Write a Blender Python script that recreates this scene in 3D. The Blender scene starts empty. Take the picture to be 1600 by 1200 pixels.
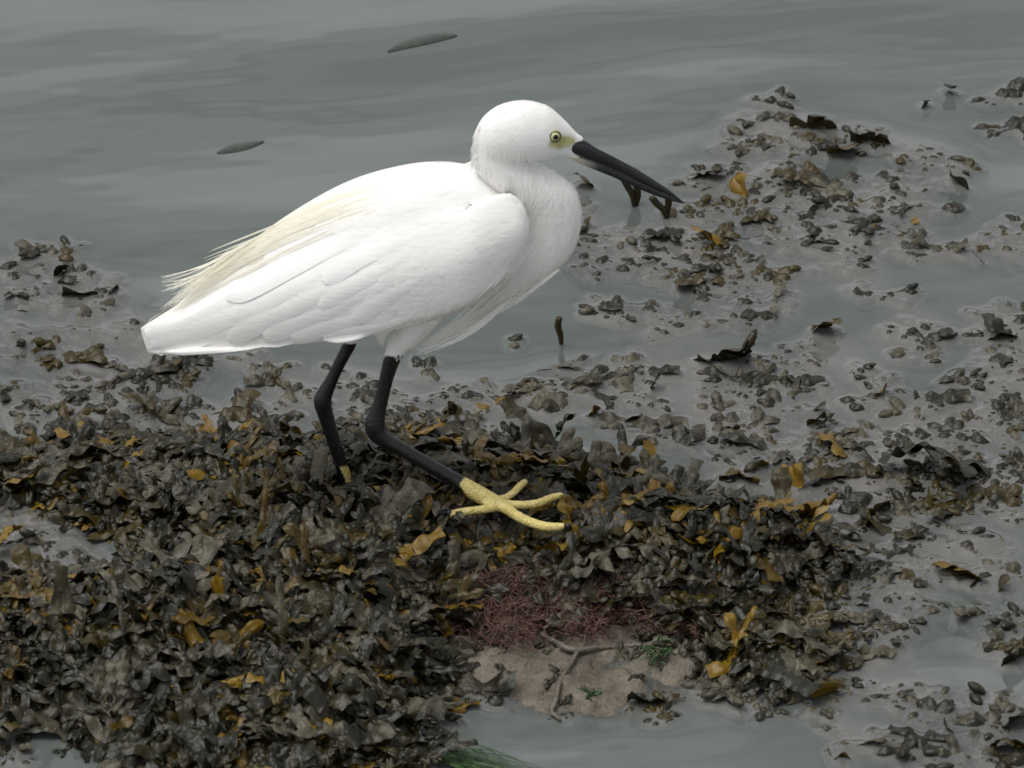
import bpy, math, random
import numpy as np
from mathutils import Vector, Matrix
from mathutils.bvhtree import BVHTree

R = math.radians
rng = np.random.default_rng(7)
scene = bpy.context.scene
COL = scene.collection

# ------------------------------------------------------------------ camera
PITCH = R(28.0); DIST = 6.0; FPX = 14400.0          # pixels of a 1600 x 1200 picture
CAM = Vector((0, -DIST * math.cos(PITCH), DIST * math.sin(PITCH)))
cd = bpy.data.cameras.new('camera'); cam = bpy.data.objects.new('camera', cd)
COL.objects.link(cam); scene.camera = cam
cam.location = CAM; cam.rotation_euler = (R(90) - PITCH, 0, 0)
cd.sensor_width = 36; cd.lens = 36 * FPX / 1600; cd.clip_start = .1; cd.clip_end = 3000
cd.dof.use_dof = True; cd.dof.focus_distance = 5.97; cd.dof.aperture_fstop = 26

# ------------------------------------------------------------------ sky, sun, exposure
SUN_EL, SUN_AZ = R(70), R(255)          # azimuth clockwise from +Y
w = bpy.data.worlds.new('World'); scene.world = w; w.use_nodes = True
nt = w.node_tree; nt.nodes.clear()
def N(t, kind, **kw):
    n = t.nodes.new(kind)
    for k, v in kw.items():
        if k in n.inputs: n.inputs[k].default_value = v
        else: setattr(n, k, v)
    return n
sky = N(nt, 'ShaderNodeTexSky', sky_type='NISHITA', sun_disc=False, sun_elevation=SUN_EL, sun_rotation=SUN_AZ,
        air_density=1.0, dust_density=3.0, ozone_density=1.0)
hs = N(nt, 'ShaderNodeHueSaturation'); hs.inputs['Saturation'].default_value = .10
tc = N(nt, 'ShaderNodeTexCoord'); mp = N(nt, 'ShaderNodeMapping'); mp.inputs['Scale'].default_value = (1, 1, 2.6)
nz = N(nt, 'ShaderNodeTexNoise'); nz.inputs['Scale'].default_value = 5; nz.inputs['Detail'].default_value = 2.5; nz.inputs['Roughness'].default_value = .52
mr = N(nt, 'ShaderNodeMapRange'); mr.inputs['From Min'].default_value = .36; mr.inputs['From Max'].default_value = .64
mr.inputs['To Min'].default_value = .45; mr.inputs['To Max'].default_value = 1.65
mx = N(nt, 'ShaderNodeVectorMath', operation='SCALE')
bg = N(nt, 'ShaderNodeBackground'); bg.inputs['Strength'].default_value = .11
wo = N(nt, 'ShaderNodeOutputWorld')
L = nt.links.new
L(sky.outputs[0], hs.inputs['Color']); L(tc.outputs['Generated'], mp.inputs[0]); L(mp.outputs[0], nz.inputs['Vector'])
L(nz.outputs[0], mr.inputs['Value']); L(hs.outputs[0], mx.inputs[0]); L(mr.outputs[0], mx.inputs['Scale'])
L(mx.outputs[0], bg.inputs['Color']); L(bg.outputs[0], wo.inputs['Surface'])
sd = bpy.data.lights.new('sun', 'SUN'); sun = bpy.data.objects.new('sun', sd); COL.objects.link(sun)
sd.energy = 1.15; sd.angle = R(40); sd.color = (1, .975, .94)
sv = Vector((math.sin(SUN_AZ) * math.cos(SUN_EL), math.cos(SUN_AZ) * math.cos(SUN_EL), math.sin(SUN_EL)))
sun.rotation_euler = sv.to_track_quat('Z', 'Y').to_euler()
vs = scene.view_settings; vs.view_transform = 'Standard'; vs.look = 'None'; vs.gamma = 1; vs.use_curve_mapping = False
vs.exposure = 0.42

# ------------------------------------------------------------------ helpers
FW = Vector((0, math.cos(PITCH), -math.sin(PITCH))); UP = Vector((0, math.sin(PITCH), math.cos(PITCH)))
def ray(px, py):
    return (FW * FPX + Vector((px - 800, 0, 0)) - UP * (py - 600)).normalized()
def at(px, py, z=0.0):                      # point of the horizontal plane z seen there
    d = ray(px, py); t = (z - CAM.z) / d.z; return CAM + d * t
def atY(px, py, y):                         # point of the upright plane y seen there
    d = ray(px, py); t = (y - CAM.y) / d.y; return CAM + d * t
def topx(P):                                # numpy points -> picture position
    P = np.asarray(P, float) - np.array(CAM); f = P @ np.array(FW)
    return 800 + FPX * P[:, 0] / f, 600 - FPX * (P @ np.array(UP)) / f
def link(name, me, mat=None, parent=None):
    o = bpy.data.objects.new(name, me); COL.objects.link(o)
    if mat is not None and not me.materials: me.materials.append(mat)
    if parent is not None: o.parent = parent
    return o
def mesh(name, V, F, smooth=True, attr=None):
    """V (n,3), F (m,3|4) or list of such"""
    me = bpy.data.meshes.new(name); V = np.asarray(V, np.float32)
    Fs = F if isinstance(F, list) else [F]; Fs = [np.asarray(f, np.int32) for f in Fs if len(f)]
    me.vertices.add(len(V)); me.vertices.foreach_set('co', V.ravel())
    loops = np.concatenate([f.ravel() for f in Fs]); tot = np.concatenate([np.full(len(f), f.shape[1], np.int32) for f in Fs])
    st = np.concatenate([[0], np.cumsum(tot)[:-1]]).astype(np.int32)
    me.loops.add(len(loops)); me.loops.foreach_set('vertex_index', loops)
    me.polygons.add(len(tot)); me.polygons.foreach_set('loop_start', st); me.polygons.foreach_set('loop_total', tot)
    me.polygons.foreach_set('use_smooth', np.full(len(tot), smooth))
    if attr:
        for k, a in attr.items():
            A = me.attributes.new(k, 'FLOAT_COLOR', 'POINT'); A.data.foreach_set('color', np.asarray(a, np.float32).ravel())
    me.update(calc_edges=True); return me
def tag(o, label=None, cat=None, group=None, kind=None):
    for k, v in (('label', label), ('category', cat), ('group', group), ('kind', kind)):
        if v: o[k] = v
    return o
def catmull(P, n):
    P = np.asarray(P, float); Q = np.vstack([2 * P[0] - P[1], P, 2 * P[-1] - P[-2]]); out = []
    for i in range(len(P) - 1):
        a, b, c, d = Q[i:i + 4]
        for t in np.arange(n) / n:
            out.append(.5 * (2 * b + (c - a) * t + (2 * a - 5 * b + 4 * c - d) * t * t + (3 * b - a - 3 * c + d) * t ** 3))
    out.append(P[-1]); return np.array(out)
def tube(pts, rad, seg=10, n=4, cap=True):   # swept closed tube through pts with radii
    C = catmull(np.column_stack([np.array([tuple(p) for p in pts]), rad]), n); P, r = C[:, :3], np.maximum(C[:, 3], 1e-5)
    T = np.gradient(P, axis=0); T /= np.linalg.norm(T, axis=1)[:, None] + 1e-12
    u = np.cross(T[0], [0, 0.9, .4]); u /= np.linalg.norm(u); V = []
    for i in range(len(P)):
        u = u - T[i] * (u @ T[i]); u /= np.linalg.norm(u); v = np.cross(T[i], u)
        a = np.linspace(0, 2 * math.pi, seg, endpoint=False)
        V.append(P[i] + r[i] * (np.cos(a)[:, None] * u + np.sin(a)[:, None] * v))
    V = np.vstack(V); return rings(V, len(P), seg, cap)
def rings(V, m, seg, cap=True):
    i = np.arange(m - 1)[:, None] * seg; j = np.arange(seg)[None]; k = (j + 1) % seg
    F = np.stack([i + j, i + k, i + seg + k, i + seg + j], -1).reshape(-1, 4)
    if cap:
        V = np.vstack([V, V[:seg].mean(0), V[-seg:].mean(0)]); a, b = len(V) - 2, len(V) - 1; jj = np.arange(seg); kk = (jj + 1) % seg
        T = np.vstack([np.stack([jj * 0 + a, kk, jj], -1), np.stack([jj * 0 + b, jj + (m - 1) * seg, kk + (m - 1) * seg], -1)])
    else: T = np.zeros((0, 3), int)
    return V, F, T
def join(parts):
    V, Q, T, o = [], [], [], 0
    for v, q, t in parts:
        V.append(v); Q.append(np.asarray(q).reshape(-1, 4) + o); T.append(np.asarray(t).reshape(-1, 3) + o); o += len(v)
    return np.vstack(V), np.vstack(Q), np.vstack(T)

class VN:                                   # smooth value noise
    def __init__(s, seed): s.g = np.random.default_rng(seed).random((256, 256))
    def __call__(s, x, y):
        x = np.asarray(x, float); y = np.asarray(y, float); i = np.floor(x).astype(int); j = np.floor(y).astype(int)
        f = x - i; g = y - j; f = f * f * (3 - 2 * f); g = g * g * (3 - 2 * g); a = s.g
        q = lambda p, r: a[p % 256, r % 256]
        return (q(i, j) * (1 - f) + q(i + 1, j) * f) * (1 - g) + (q(i, j + 1) * (1 - f) + q(i + 1, j + 1) * f) * g
    def fbm(s, x, y, o=4):
        t = 0; a = .5
        for k in range(o): t = t + a * (s(x * 2 ** k + 17 * k, y * 2 ** k + 31 * k)); a *= .5
        return t / (1 - .5 ** o)
vn = VN(3); vn2 = VN(11)
sst = lambda x: (lambda c: c * c * (3 - 2 * c))(np.clip(x, 0, 1))
def inside_dist(X, Y, poly):                # signed distance, positive inside
    P = np.array([tuple(at(px, py))[:2] for px, py in poly]); d = np.full(X.shape, 9.); ins = np.zeros(X.shape, bool)
    for a, b in zip(P, np.roll(P, -1, 0)):
        e = b - a; t = np.clip(((X - a[0]) * e[0] + (Y - a[1]) * e[1]) / (e @ e), 0, 1)
        d = np.minimum(d, np.hypot(X - a[0] - t * e[0], Y - a[1] - t * e[1]))
        c = (a[1] > Y) != (b[1] > Y); xi = a[0] + (Y - a[1]) * e[0] / (e[1] if e[1] else 1e-9)
        ins ^= c & (X < xi)
    return np.where(ins, d, -d)

# ------------------------------------------------------------------ materials
def newmat(name):
    m = bpy.data.materials.new(name); m.use_nodes = True; t = m.node_tree; p = t.nodes['Principled BSDF']; return m, t, p
def ramp(t, fac, stops):
    r = t.nodes.new('ShaderNodeValToRGB'); e = r.color_ramp.elements
    while len(e) < len(stops): e.new(.5)
    for x, (pos, c) in zip(e, stops): x.position = pos; x.color = (*c, 1)
    t.links.new(fac, r.inputs[0]); return r.outputs[0]
def noise(t, scale, detail=4, rough=.55, vec=None, out=0):
    n = t.nodes.new('ShaderNodeTexNoise'); n.inputs['Scale'].default_value = scale; n.inputs['Detail'].default_value = detail
    n.inputs['Roughness'].default_value = rough
    if vec is None:
        g = t.nodes.new('ShaderNodeNewGeometry'); vec = g.outputs['Position']
    t.links.new(vec, n.inputs['Vector']); return n.outputs[out]
def math_(t, op, a, b=None, c=None, clamp=False):
    n = t.nodes.new('ShaderNodeMath'); n.operation = op; n.use_clamp = clamp
    for i, v in enumerate((a, b, c)):
        if v is None: continue
        if hasattr(v, 'links'): t.links.new(v, n.inputs[i])
        else: n.inputs[i].default_value = v
    return n.outputs[0]
def mixc(t, fac, a, b):
    n = t.nodes.new('ShaderNodeMix'); n.data_type = 'RGBA'
    for s, v in ((n.inputs[0], fac), (n.inputs[6], a), (n.inputs[7], b)):
        if hasattr(v, 'links'): t.links.new(v, s)
        else: s.default_value = v if isinstance(v, float) else (*v, 1)
    return n.outputs[2]
def bump(t, p, h, dist, strength=1.0):
    b = t.nodes.new('ShaderNodeBump'); b.inputs['Distance'].default_value = dist; b.inputs['Strength'].default_value = strength
    t.links.new(h, b.inputs['Height']); t.links.new(b.outputs[0], p.inputs['Normal']); return b

def mat_weed():
    m, t, p = newmat('wrack'); l = t.links.new
    at_ = t.nodes.new('ShaderNodeAttribute'); at_.attribute_name = 'tint'
    sp = t.nodes.new('ShaderNodeSeparateColor'); l(at_.outputs['Color'], sp.inputs[0])
    clean, lum, hue = sp.outputs
    n1 = noise(t, 120, 4, .6); n2 = noise(t, 900, 3, .6); n3 = noise(t, 35, 3, .5)
    cl = ramp(t, math_(t, 'ADD', math_(t, 'MULTIPLY', clean, .8), math_(t, 'MULTIPLY', n1, .35)),
              [(.0, (.010, .009, .005)), (.28, (.013, .012, .004)), (.55, (.036, .026, .004)), (.78, (.105, .060, .004)), (1, (.175, .108, .006))])
    mud = ramp(t, math_(t, 'ADD', math_(t, 'MULTIPLY', n1, .6), math_(t, 'MULTIPLY', n2, .4)),
               [(.28, (.022, .019, .009)), (.5, (.066, .058, .036)), (.74, (.17, .152, .110))])
    g = t.nodes.new('ShaderNodeNewGeometry')
    k = math_(t, 'ADD', math_(t, 'MULTIPLY', n3, 1.6), math_(t, 'MULTIPLY', n1, .9))            # patchy coat of silt
    k = math_(t, 'SUBTRACT', k, math_(t, 'MULTIPLY', clean, 2.0))
    k = math_(t, 'ADD', k, math_(t, 'MULTIPLY', lum, .9))
    k = math_(t, 'SUBTRACT', k, 1.54)
    k = math_(t, 'MULTIPLY', k, 2.6, clamp=True)
    k = math_(t, 'MULTIPLY', k, math_(t, 'SUBTRACT', 1.0, math_(t, 'MULTIPLY', g.outputs['Backfacing'], .75)))   # the underside stays clean
    l(mixc(t, k, cl, mud), p.inputs['Base Color'])
    rr = math_(t, 'ADD', math_(t, 'MULTIPLY', k, .20), .13); l(math_(t, 'ADD', rr, math_(t, 'MULTIPLY', n2, .15)), p.inputs['Roughness'])
    p.inputs['Specular IOR Level'].default_value = .34
    h = math_(t, 'ADD', math_(t, 'MULTIPLY', n1, 1.0), math_(t, 'MULTIPLY', n2, .35))
    bump(t, p, h, .0014, .8)
    return m
def mat_water():
    m, t, p = newmat('turbid_water'); l = t.links.new
    at_ = t.nodes.new('ShaderNodeAttribute'); at_.attribute_name = 'silt'
    sp = t.nodes.new('ShaderNodeSeparateColor'); l(at_.outputs['Color'], sp.inputs[0]); silt, shallow, far = sp.outputs
    tc = t.nodes.new('ShaderNodeNewGeometry'); mp = t.nodes.new('ShaderNodeMapping'); mp.inputs['Scale'].default_value = (1, .9, 1)
    mp.inputs['Rotation'].default_value = (0, 0, R(-20)); l(tc.outputs['Position'], mp.inputs[0])
    n1 = noise(t, 13, 5, .6, mp.outputs[0]); n2 = noise(t, 60, 4, .6)
    s = math_(t, 'ADD', math_(t, 'MULTIPLY', silt, 1.0), math_(t, 'MULTIPLY', math_(t, 'SUBTRACT', n1, .5), 2.2))
    s = math_(t, 'MULTIPLY', math_(t, 'SUBTRACT', s, .25), 1.2, clamp=True)
    s = math_(t, 'MULTIPLY', s, math_(t, 'ADD', math_(t, 'MULTIPLY', silt, .9), .1), clamp=True)
    body = mixc(t, s, (.104, .121, .112), (.285, .266, .254))
    dif = t.nodes.new('ShaderNodeBsdfDiffuse'); l(body, dif.inputs[0])
    tr = t.nodes.new('ShaderNodeBsdfTransparent'); tr.inputs[0].default_value = (.75, .74, .68, 1)
    gl = t.nodes.new('ShaderNodeBsdfGlossy'); gl.inputs['Roughness'].default_value = .045
    fr = t.nodes.new('ShaderNodeFresnel'); fr.inputs['IOR'].default_value = 1.55
    m1 = t.nodes.new('ShaderNodeMixShader'); l(shallow, m1.inputs[0]); l(dif.outputs[0], m1.inputs[1]); l(tr.outputs[0], m1.inputs[2])
    m2 = t.nodes.new('ShaderNodeMixShader'); l(fr.outputs[0], m2.inputs[0]); l(m1.outputs[0], m2.inputs[1]); l(gl.outputs[0], m2.inputs[2])
    b = t.nodes.new('ShaderNodeBump'); b.inputs['Distance'].default_value = .0008; b.inputs['Strength'].default_value = .5
    l(noise(t, 16, 2, .4, mp.outputs[0]), b.inputs['Height'])
    l(b.outputs[0], gl.inputs['Normal']); l(b.outputs[0], fr.inputs['Normal'])
    l(m2.outputs[0], t.nodes['Material Output'].inputs['Surface']); t.nodes.remove(p)
    return m
def mat_mud(name, c0, c1, c2, rough=.5, dist=.002):
    m, t, p = newmat(name); n1 = noise(t, 45, 5, .6); n2 = noise(t, 500, 4, .65); n3 = noise(t, 14, 3)
    f = math_(t, 'ADD', math_(t, 'MULTIPLY', n1, .45), math_(t, 'ADD', math_(t, 'MULTIPLY', n2, .25), math_(t, 'MULTIPLY', n3, .3)))
    t.links.new(ramp(t, f, [(.36, c0), (.5, c1), (.64, c2)]), p.inputs['Base Color'])
    p.inputs['Roughness'].default_value = rough
    bump(t, p, math_(t, 'ADD', math_(t, 'MULTIPLY', n1, 2.), n2), dist, .8); return m
def plain(name, c, rough=.5, n=None, dist=0, c2=None, sheen=0):
    m, t, p = newmat(name); p.inputs['Base Color'].default_value = (*c, 1); p.inputs['Roughness'].default_value = rough
    if n:
        q = noise(t, n, 4, .6)
        if c2: t.links.new(mixc(t, math_(t, 'MULTIPLY', math_(t, 'SUBTRACT', q, .3), 2.5, clamp=True), c, c2), p.inputs['Base Color'])
        if dist: bump(t, p, q, dist, .8)
    return m
WEED = mat_weed(); WATER = mat_water()
MUD = mat_mud('mud', (.035, .030, .022), (.085, .072, .055), (.15, .13, .10), .4)
ROCK = mat_mud('rock', (.065, .055, .040), (.175, .150, .115), (.31, .275, .22), .26, .004)
RED = plain('red_alga', (.055, .022, .017), .42, 300, 0, (.155, .078, .058))
GREEN = plain('green_alga', (.010, .03, .006), .35, 200, 0, (.035, .085, .014))
STIPE = plain('stipe', (.05, .042, .03), .4, 400, .001, (.17, .15, .12))

# ------------------------------------------------------------------ the shore: terrain grid
MOUND = [(-200, 742), (0, 728), (40, 700), (160, 690), (300, 705), (430, 690), (560, 688), (700, 690), (850, 712), (960, 742), (1060, 778),
         (1120, 812), (1240, 832), (1310, 872), (1290, 925), (1225, 955), (1300, 1005), (1300, 1045), (1215, 1085), (1120, 1062), (1085, 1098),
         (960, 1120), (870, 1118), (700, 1075), (655, 1125), (640, 1240), (400, 1300), (135, 1160), (60, 1140), (20, 1140), (-60, 1200), (-250, 1150), (-250, 905),
         (0, 925), (90, 938), (200, 930), (290, 905), (262, 850), (170, 838), (120, 806), (20, 790), (-60, 790), (-200, 780)]
ROCKP = [(690, 985), (760, 960), (870, 960), (1000, 975), (1085, 985), (1110, 1040), (1075, 1100), (960, 1120), (860, 1118), (700, 1078), (665, 1040)]
gx = np.arange(-.55, .5501, .0025); gy = np.arange(-.75, .9001, .0025); GX, GY = np.meshgrid(gx, gy, indexing='ij')
wob = lambda X, Y: .010 * (vn.fbm(X * 30, Y * 30) - .5)
D = inside_dist(GX, GY, MOUND) + wob(GX, GY)
DR = inside_dist(GX, GY, ROCKP)
def hill(px, py, rx, ry, h):
    c = at(px, py); return h * np.exp(-((GX - c.x) / rx) ** 2 - ((GY - c.y) / ry) ** 2)
Hh = .006 + hill(800, 860, .13, .08, .024) + hill(440, 960, .13, .13, .024) + hill(250, 780, .10, .06, .006) + hill(480, 730, .08, .04, .004) \
    + hill(1060, 900, .08, .07, .012) + hill(1220, 870, .05, .05, .005) + hill(80, 1010, .09, .09, .012) + hill(520, 1120, .07, .08, .010) + hill(740,700,.06,.03,.005)
H = np.where(D > 0, -.003 + Hh * sst(D / .045), -.003 - .05 * sst(-D / .25))
H += np.where(D > 0, (vn2.fbm(GX * 38, GY * 38) - .5) * .030 * sst(D / .03), (vn2.fbm(GX * 25, GY * 25) - .5) * .004)
H = np.where(DR > -.03, H * (1 - sst((DR + .03) / .04)) + (-.006) * sst((DR + .03) / .04), H)      # the mud dips under the rock
HG = H.copy()
TR = (GY - at(880, 1112).y) / (at(880, 955).y - at(880, 1112).y)
RZ = -.004 + .021 * np.clip(TR, 0, 1.25) ** 1.1 + .022 * (vn.fbm(GX * 30, GY * 30) - .5) + .008 * (vn2.fbm(GX * 90, GY * 90) - .5) - .010 * sst(-TR / .3)
RZ -= .045 * sst((-DR - (-.004 + .034 * sst((TR - .6) / .4)) + .012 * (vn.fbm(GX * 60, GY * 60) - .5)) / .016)
H = np.maximum(H, RZ)
def samp(A, x, y):
    u = np.clip((np.asarray(x) - gx[0]) / .0025, 0, len(gx) - 1.001); v = np.clip((np.asarray(y) - gy[0]) / .0025, 0, len(gy) - 1.001)
    i = u.astype(int); j = v.astype(int); f = u - i; g = v - j
    return (A[i, j] * (1 - f) + A[i + 1, j] * f) * (1 - g) + (A[i, j + 1] * (1 - f) + A[i + 1, j + 1] * f) * g
h = lambda x, y: samp(H, x, y)
def hp(px, py, lift=0.0):                  # point of the terrain seen at a picture position
    z = 0.0
    for _ in range(12):
        p = at(px, py, z); z = .5 * z + .5 * float(max(h(p.x, p.y), -.001) + lift)
    p = at(px, py, z); return Vector((p.x, p.y, z))
def outer(a, far=1500., k=1.45):
    lo, hi = [a[0]], [a[-1]]; s = a[1] - a[0]
    while hi[-1] < far: s *= k; hi.append(hi[-1] + s); lo.append(lo[-1] - s)
    return np.concatenate([lo[:0:-1], a, hi[1:]])
def sheet(name, xs, ys, Z, mat, attr=None):
    X, Y = np.meshgrid(xs, ys, indexing='ij'); n, m = X.shape; i = np.arange(n * m).reshape(n, m)
    F = np.stack([i[:-1, :-1], i[1:, :-1], i[1:, 1:], i[:-1, 1:]], -1).reshape(-1, 4)
    me = mesh(name, np.stack([X, Y, Z], -1).reshape(-1, 3), F, True, attr); return link(name, me, mat)
ex = outer(gx); ey = outer(gy); EX, EY = np.meshgrid(ex, ey, indexing='ij')
inn = (np.abs(EX) < .545) & (EY > -.745) & (EY < .895)
Z = np.where(inn, samp(HG, EX, EY), -.055)
tag(sheet('mud_ground', ex, ey, Z, MUD), 'grey brown tidal mud under the weed and the shallow water', kind='structure')

# ------------------------------------------------------------------ wrack fronds
def bladder(c, r, ax, seg=7, m=5):
    a = np.linspace(0, 2 * math.pi, seg, endpoint=False); th = np.linspace(.25, math.pi - .25, m); V = []
    ca, sa = math.cos(ax), math.sin(ax)
    for t in th:
        u = -math.cos(t) * r[0]; q = math.sin(t)
        x = c[0] + u * ca - q * r[1] * np.cos(a) * sa; y = c[1] + u * sa + q * r[1] * np.cos(a) * ca
        V.append(np.stack([x, y, c[2] + q * r[2] * np.sin(a)], -1))
    return rings(np.vstack(V), m, seg)
def frond(rg, width=.0042, seg_len=.016, depth=3, blad=.7, wave=.0016, curl=.5, tipw=1.15, split=.85, nr=10, fmax=1.7):
    """a forked, wavy strap with a midrib and paired bladders, lying along +X"""
    parts = []
    def strap(p, ang, lev, w0):
        Ls = seg_len * rg.uniform(.75, 1.25); last = lev >= depth or (lev > 0 and rg.random() > split)
        w1 = w0 * (tipw if last else .95); bend = rg.uniform(-.5, .5); ph = rg.uniform(0, 6.3); fr = rg.uniform(.7, fmax)
        cs = np.array([-1, -.72, -.36, 0, .36, .72, 1.]); nc = 7; bl = []
        if rg.random() < blad:
            s0 = rg.uniform(.35, .7); r = rg.uniform(.0022, .0033)
            if last and rg.random() < .55: bl = [(max(s0, .62), 0, r * 1.5, 1.0, r * 1.05)]
            else: bl = [(s0, -.52, r, .38, r), (s0 + rg.uniform(-.05, .05), .52, r, .38, r)]
        rows, q, a = [], np.array(p, float), ang
        for i in range(nr + 1):
            s = i / nr; wd = w0 + (w1 - w0) * s
            if last: wd *= math.sqrt(max(1e-3, 1 - max(0, (s - .62) / .385) ** 2))
            nx, ny = -math.sin(a), math.cos(a); w_ = wd
            ed = np.abs(cs) ** 2 * wave * np.sin(ph + fr * 6.3 * s + cs * 1.7) + (1 - np.abs(cs)) ** 2 * .0009 * (1 - lev * .2)
            for s0, c0, rs_, sc_, A_ in bl:
                e = math.exp(-((s - s0) * Ls / rs_) ** 2); ed = ed + A_ * 1.15 * e * np.exp(-((cs - c0) / sc_) ** 2); w_ *= 1 + .16 * e
            rows.append(np.stack([q[0] + cs * w_ * nx, q[1] + cs * w_ * ny, ed], -1))
            q = q + Ls / nr * np.array([math.cos(a), math.sin(a)]); a += bend / nr
        V = np.vstack(rows); i = np.arange(nr)[:, None] * nc; j = np.arange(nc - 1)[None]
        F = np.stack([i + j, i + j + nc, i + j + nc + 1, i + j + 1], -1).reshape(-1, 4)
        parts.append((V, F, np.zeros((0, 3), int)))
        if rg.random() < blad * .22 and lev > 0:
            c = rows[-2][3]; r = rg.uniform(.0018, .0028); parts.append(bladder(c, (r * 1.7, r * .95, r * .8), a))
        if not last:
            sp = rg.uniform(.32, .62); e = q - .001 * np.array([math.cos(a), math.sin(a)])
            strap(e, a + sp, lev + 1, w1 * .86); strap(e, a - sp, lev + 1, w1 * .86)
    strap((0, 0), 0, 0, width)
    V, Q, T = join(parts)
    V[:, 0] -= V[:, 0].mean()
    k1, k2 = rg.uniform(60, 150, 2); p1, p2 = rg.uniform(0, 6.3, 2)
    V[:, 2] += curl * (.0045 * np.sin(k1 * V[:, 0] + p1) + .003 * np.sin(k2 * V[:, 1] + p2))
    T = np.vstack([T, Q[:, [0, 1, 2]], Q[:, [0, 2, 3]]]); return V, T
def rotm(rx, ry, rz):
    return np.array((Matrix.Rotation(rz, 3, 'Z') @ Matrix.Rotation(ry, 3, 'Y') @ Matrix.Rotation(rx, 3, 'X')))
rgf = np.random.default_rng(21)
PRO = [frond(rgf, width=rgf.uniform(.0032, .0046), depth=int(rgf.choice([1, 2, 2, 3])), curl=rgf.uniform(.3, .9), blad=rgf.uniform(.55, .95), wave=.0011) for _ in range(16)]
BIG = [frond(rgf, width=rgf.uniform(.0042, .0056), seg_len=.019, depth=3, curl=rgf.uniform(.4, .9), blad=.85, wave=.0012, nr=13) for _ in range(10)]
PLUMP = [frond(rgf, width=rgf.uniform(.0032, .0044), seg_len=.011, depth=int(rgf.choice([1, 2])), curl=rgf.uniform(.1, .45), blad=.95, wave=.0007, nr=9) for _ in range(14)]
class Mass:
    def __init__(s): s.V, s.T, s.A, s.n = [], [], [], 0
    def add(s, pro, pos, rot, sc, tint, drape=0.0):
        V, T = pro; P = (V * sc) @ rot.T
        if drape: P[:, 2] += drape * np.clip(h(P[:, 0] + pos[0], P[:, 1] + pos[1]) - h(pos[0], pos[1]), -.006, .006)
        P = P + np.array(pos); s.V.append(P); s.T.append(T + s.n); s.n += len(P)
        s.A.append(np.tile(np.array([*tint, 1.]), (len(P), 1)))
    def arrays(s): return np.vstack(s.V), np.vstack(s.T), np.vstack(s.A)
    def build(s, name):
        V, T, A = s.arrays(); return link(name, mesh(name, V, T, True, {'tint': A}), WEED)

mound = Mass()
def dr(x, y): return samp(DR, x, y)
cnt = 0
FOOT = hp(790, 792, .013); FARF = hp(548, 768, .008)
while cnt < 1750:
    x, y = rng.uniform(-.40, .26), rng.uniform(-.56, .06)
    d = float(samp(D, x, y))
    if d < .001 or dr(x, y) > (.006 if y > at(880, 1000).y else -.002): continue
    px, py = topx([(x, y, h(x, y))]); px, py = px[0], py[0]
    if px < -60 or py > 1290: continue
    if 1000 < py and px < 330 and (py - 1070) > (1 if vn.fbm(x * 22, y * 22) < .5 else 1e9): continue
    cnt += 1
    z = h(x, y) + rng.uniform(0, .010) * min(1, .25 + max(d, 0) / .03)
    tilt = rng.normal(0, .36, 2) * min(1, .3 + max(d, 0) / .03)
    if math.hypot(x - FOOT.x, (y - FOOT.y) * .8) < .056: z = h(x, y) - .0025; tilt = tilt * .2
    if math.hypot(x - FARF.x, y - FARF.y) < .024: z = h(x, y) - .001; tilt = tilt * .2
    cl = rng.random(); clean = .75 + .25 * rng.random() if cl < .11 else (.32 + .35 * rng.random() if cl < .36 else .12 * rng.random())
    top = cnt > 1300 and math.hypot(x - FOOT.x, (y - FOOT.y) * .8) > .06
    if top: z += .003; tilt *= .45; clean *= .5
    mound.add(BIG[rng.integers(len(BIG))] if top else PRO[rng.integers(len(PRO))], (x, y, z), rotm(tilt[0], tilt[1], rng.uniform(0, 6.3)), rng.uniform(.75, 1.2) * min(1, .5 + max(d, 0) / .03),
              (clean, rng.random() * .95 - (.05 if top else .22), rng.random()), .85)

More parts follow.
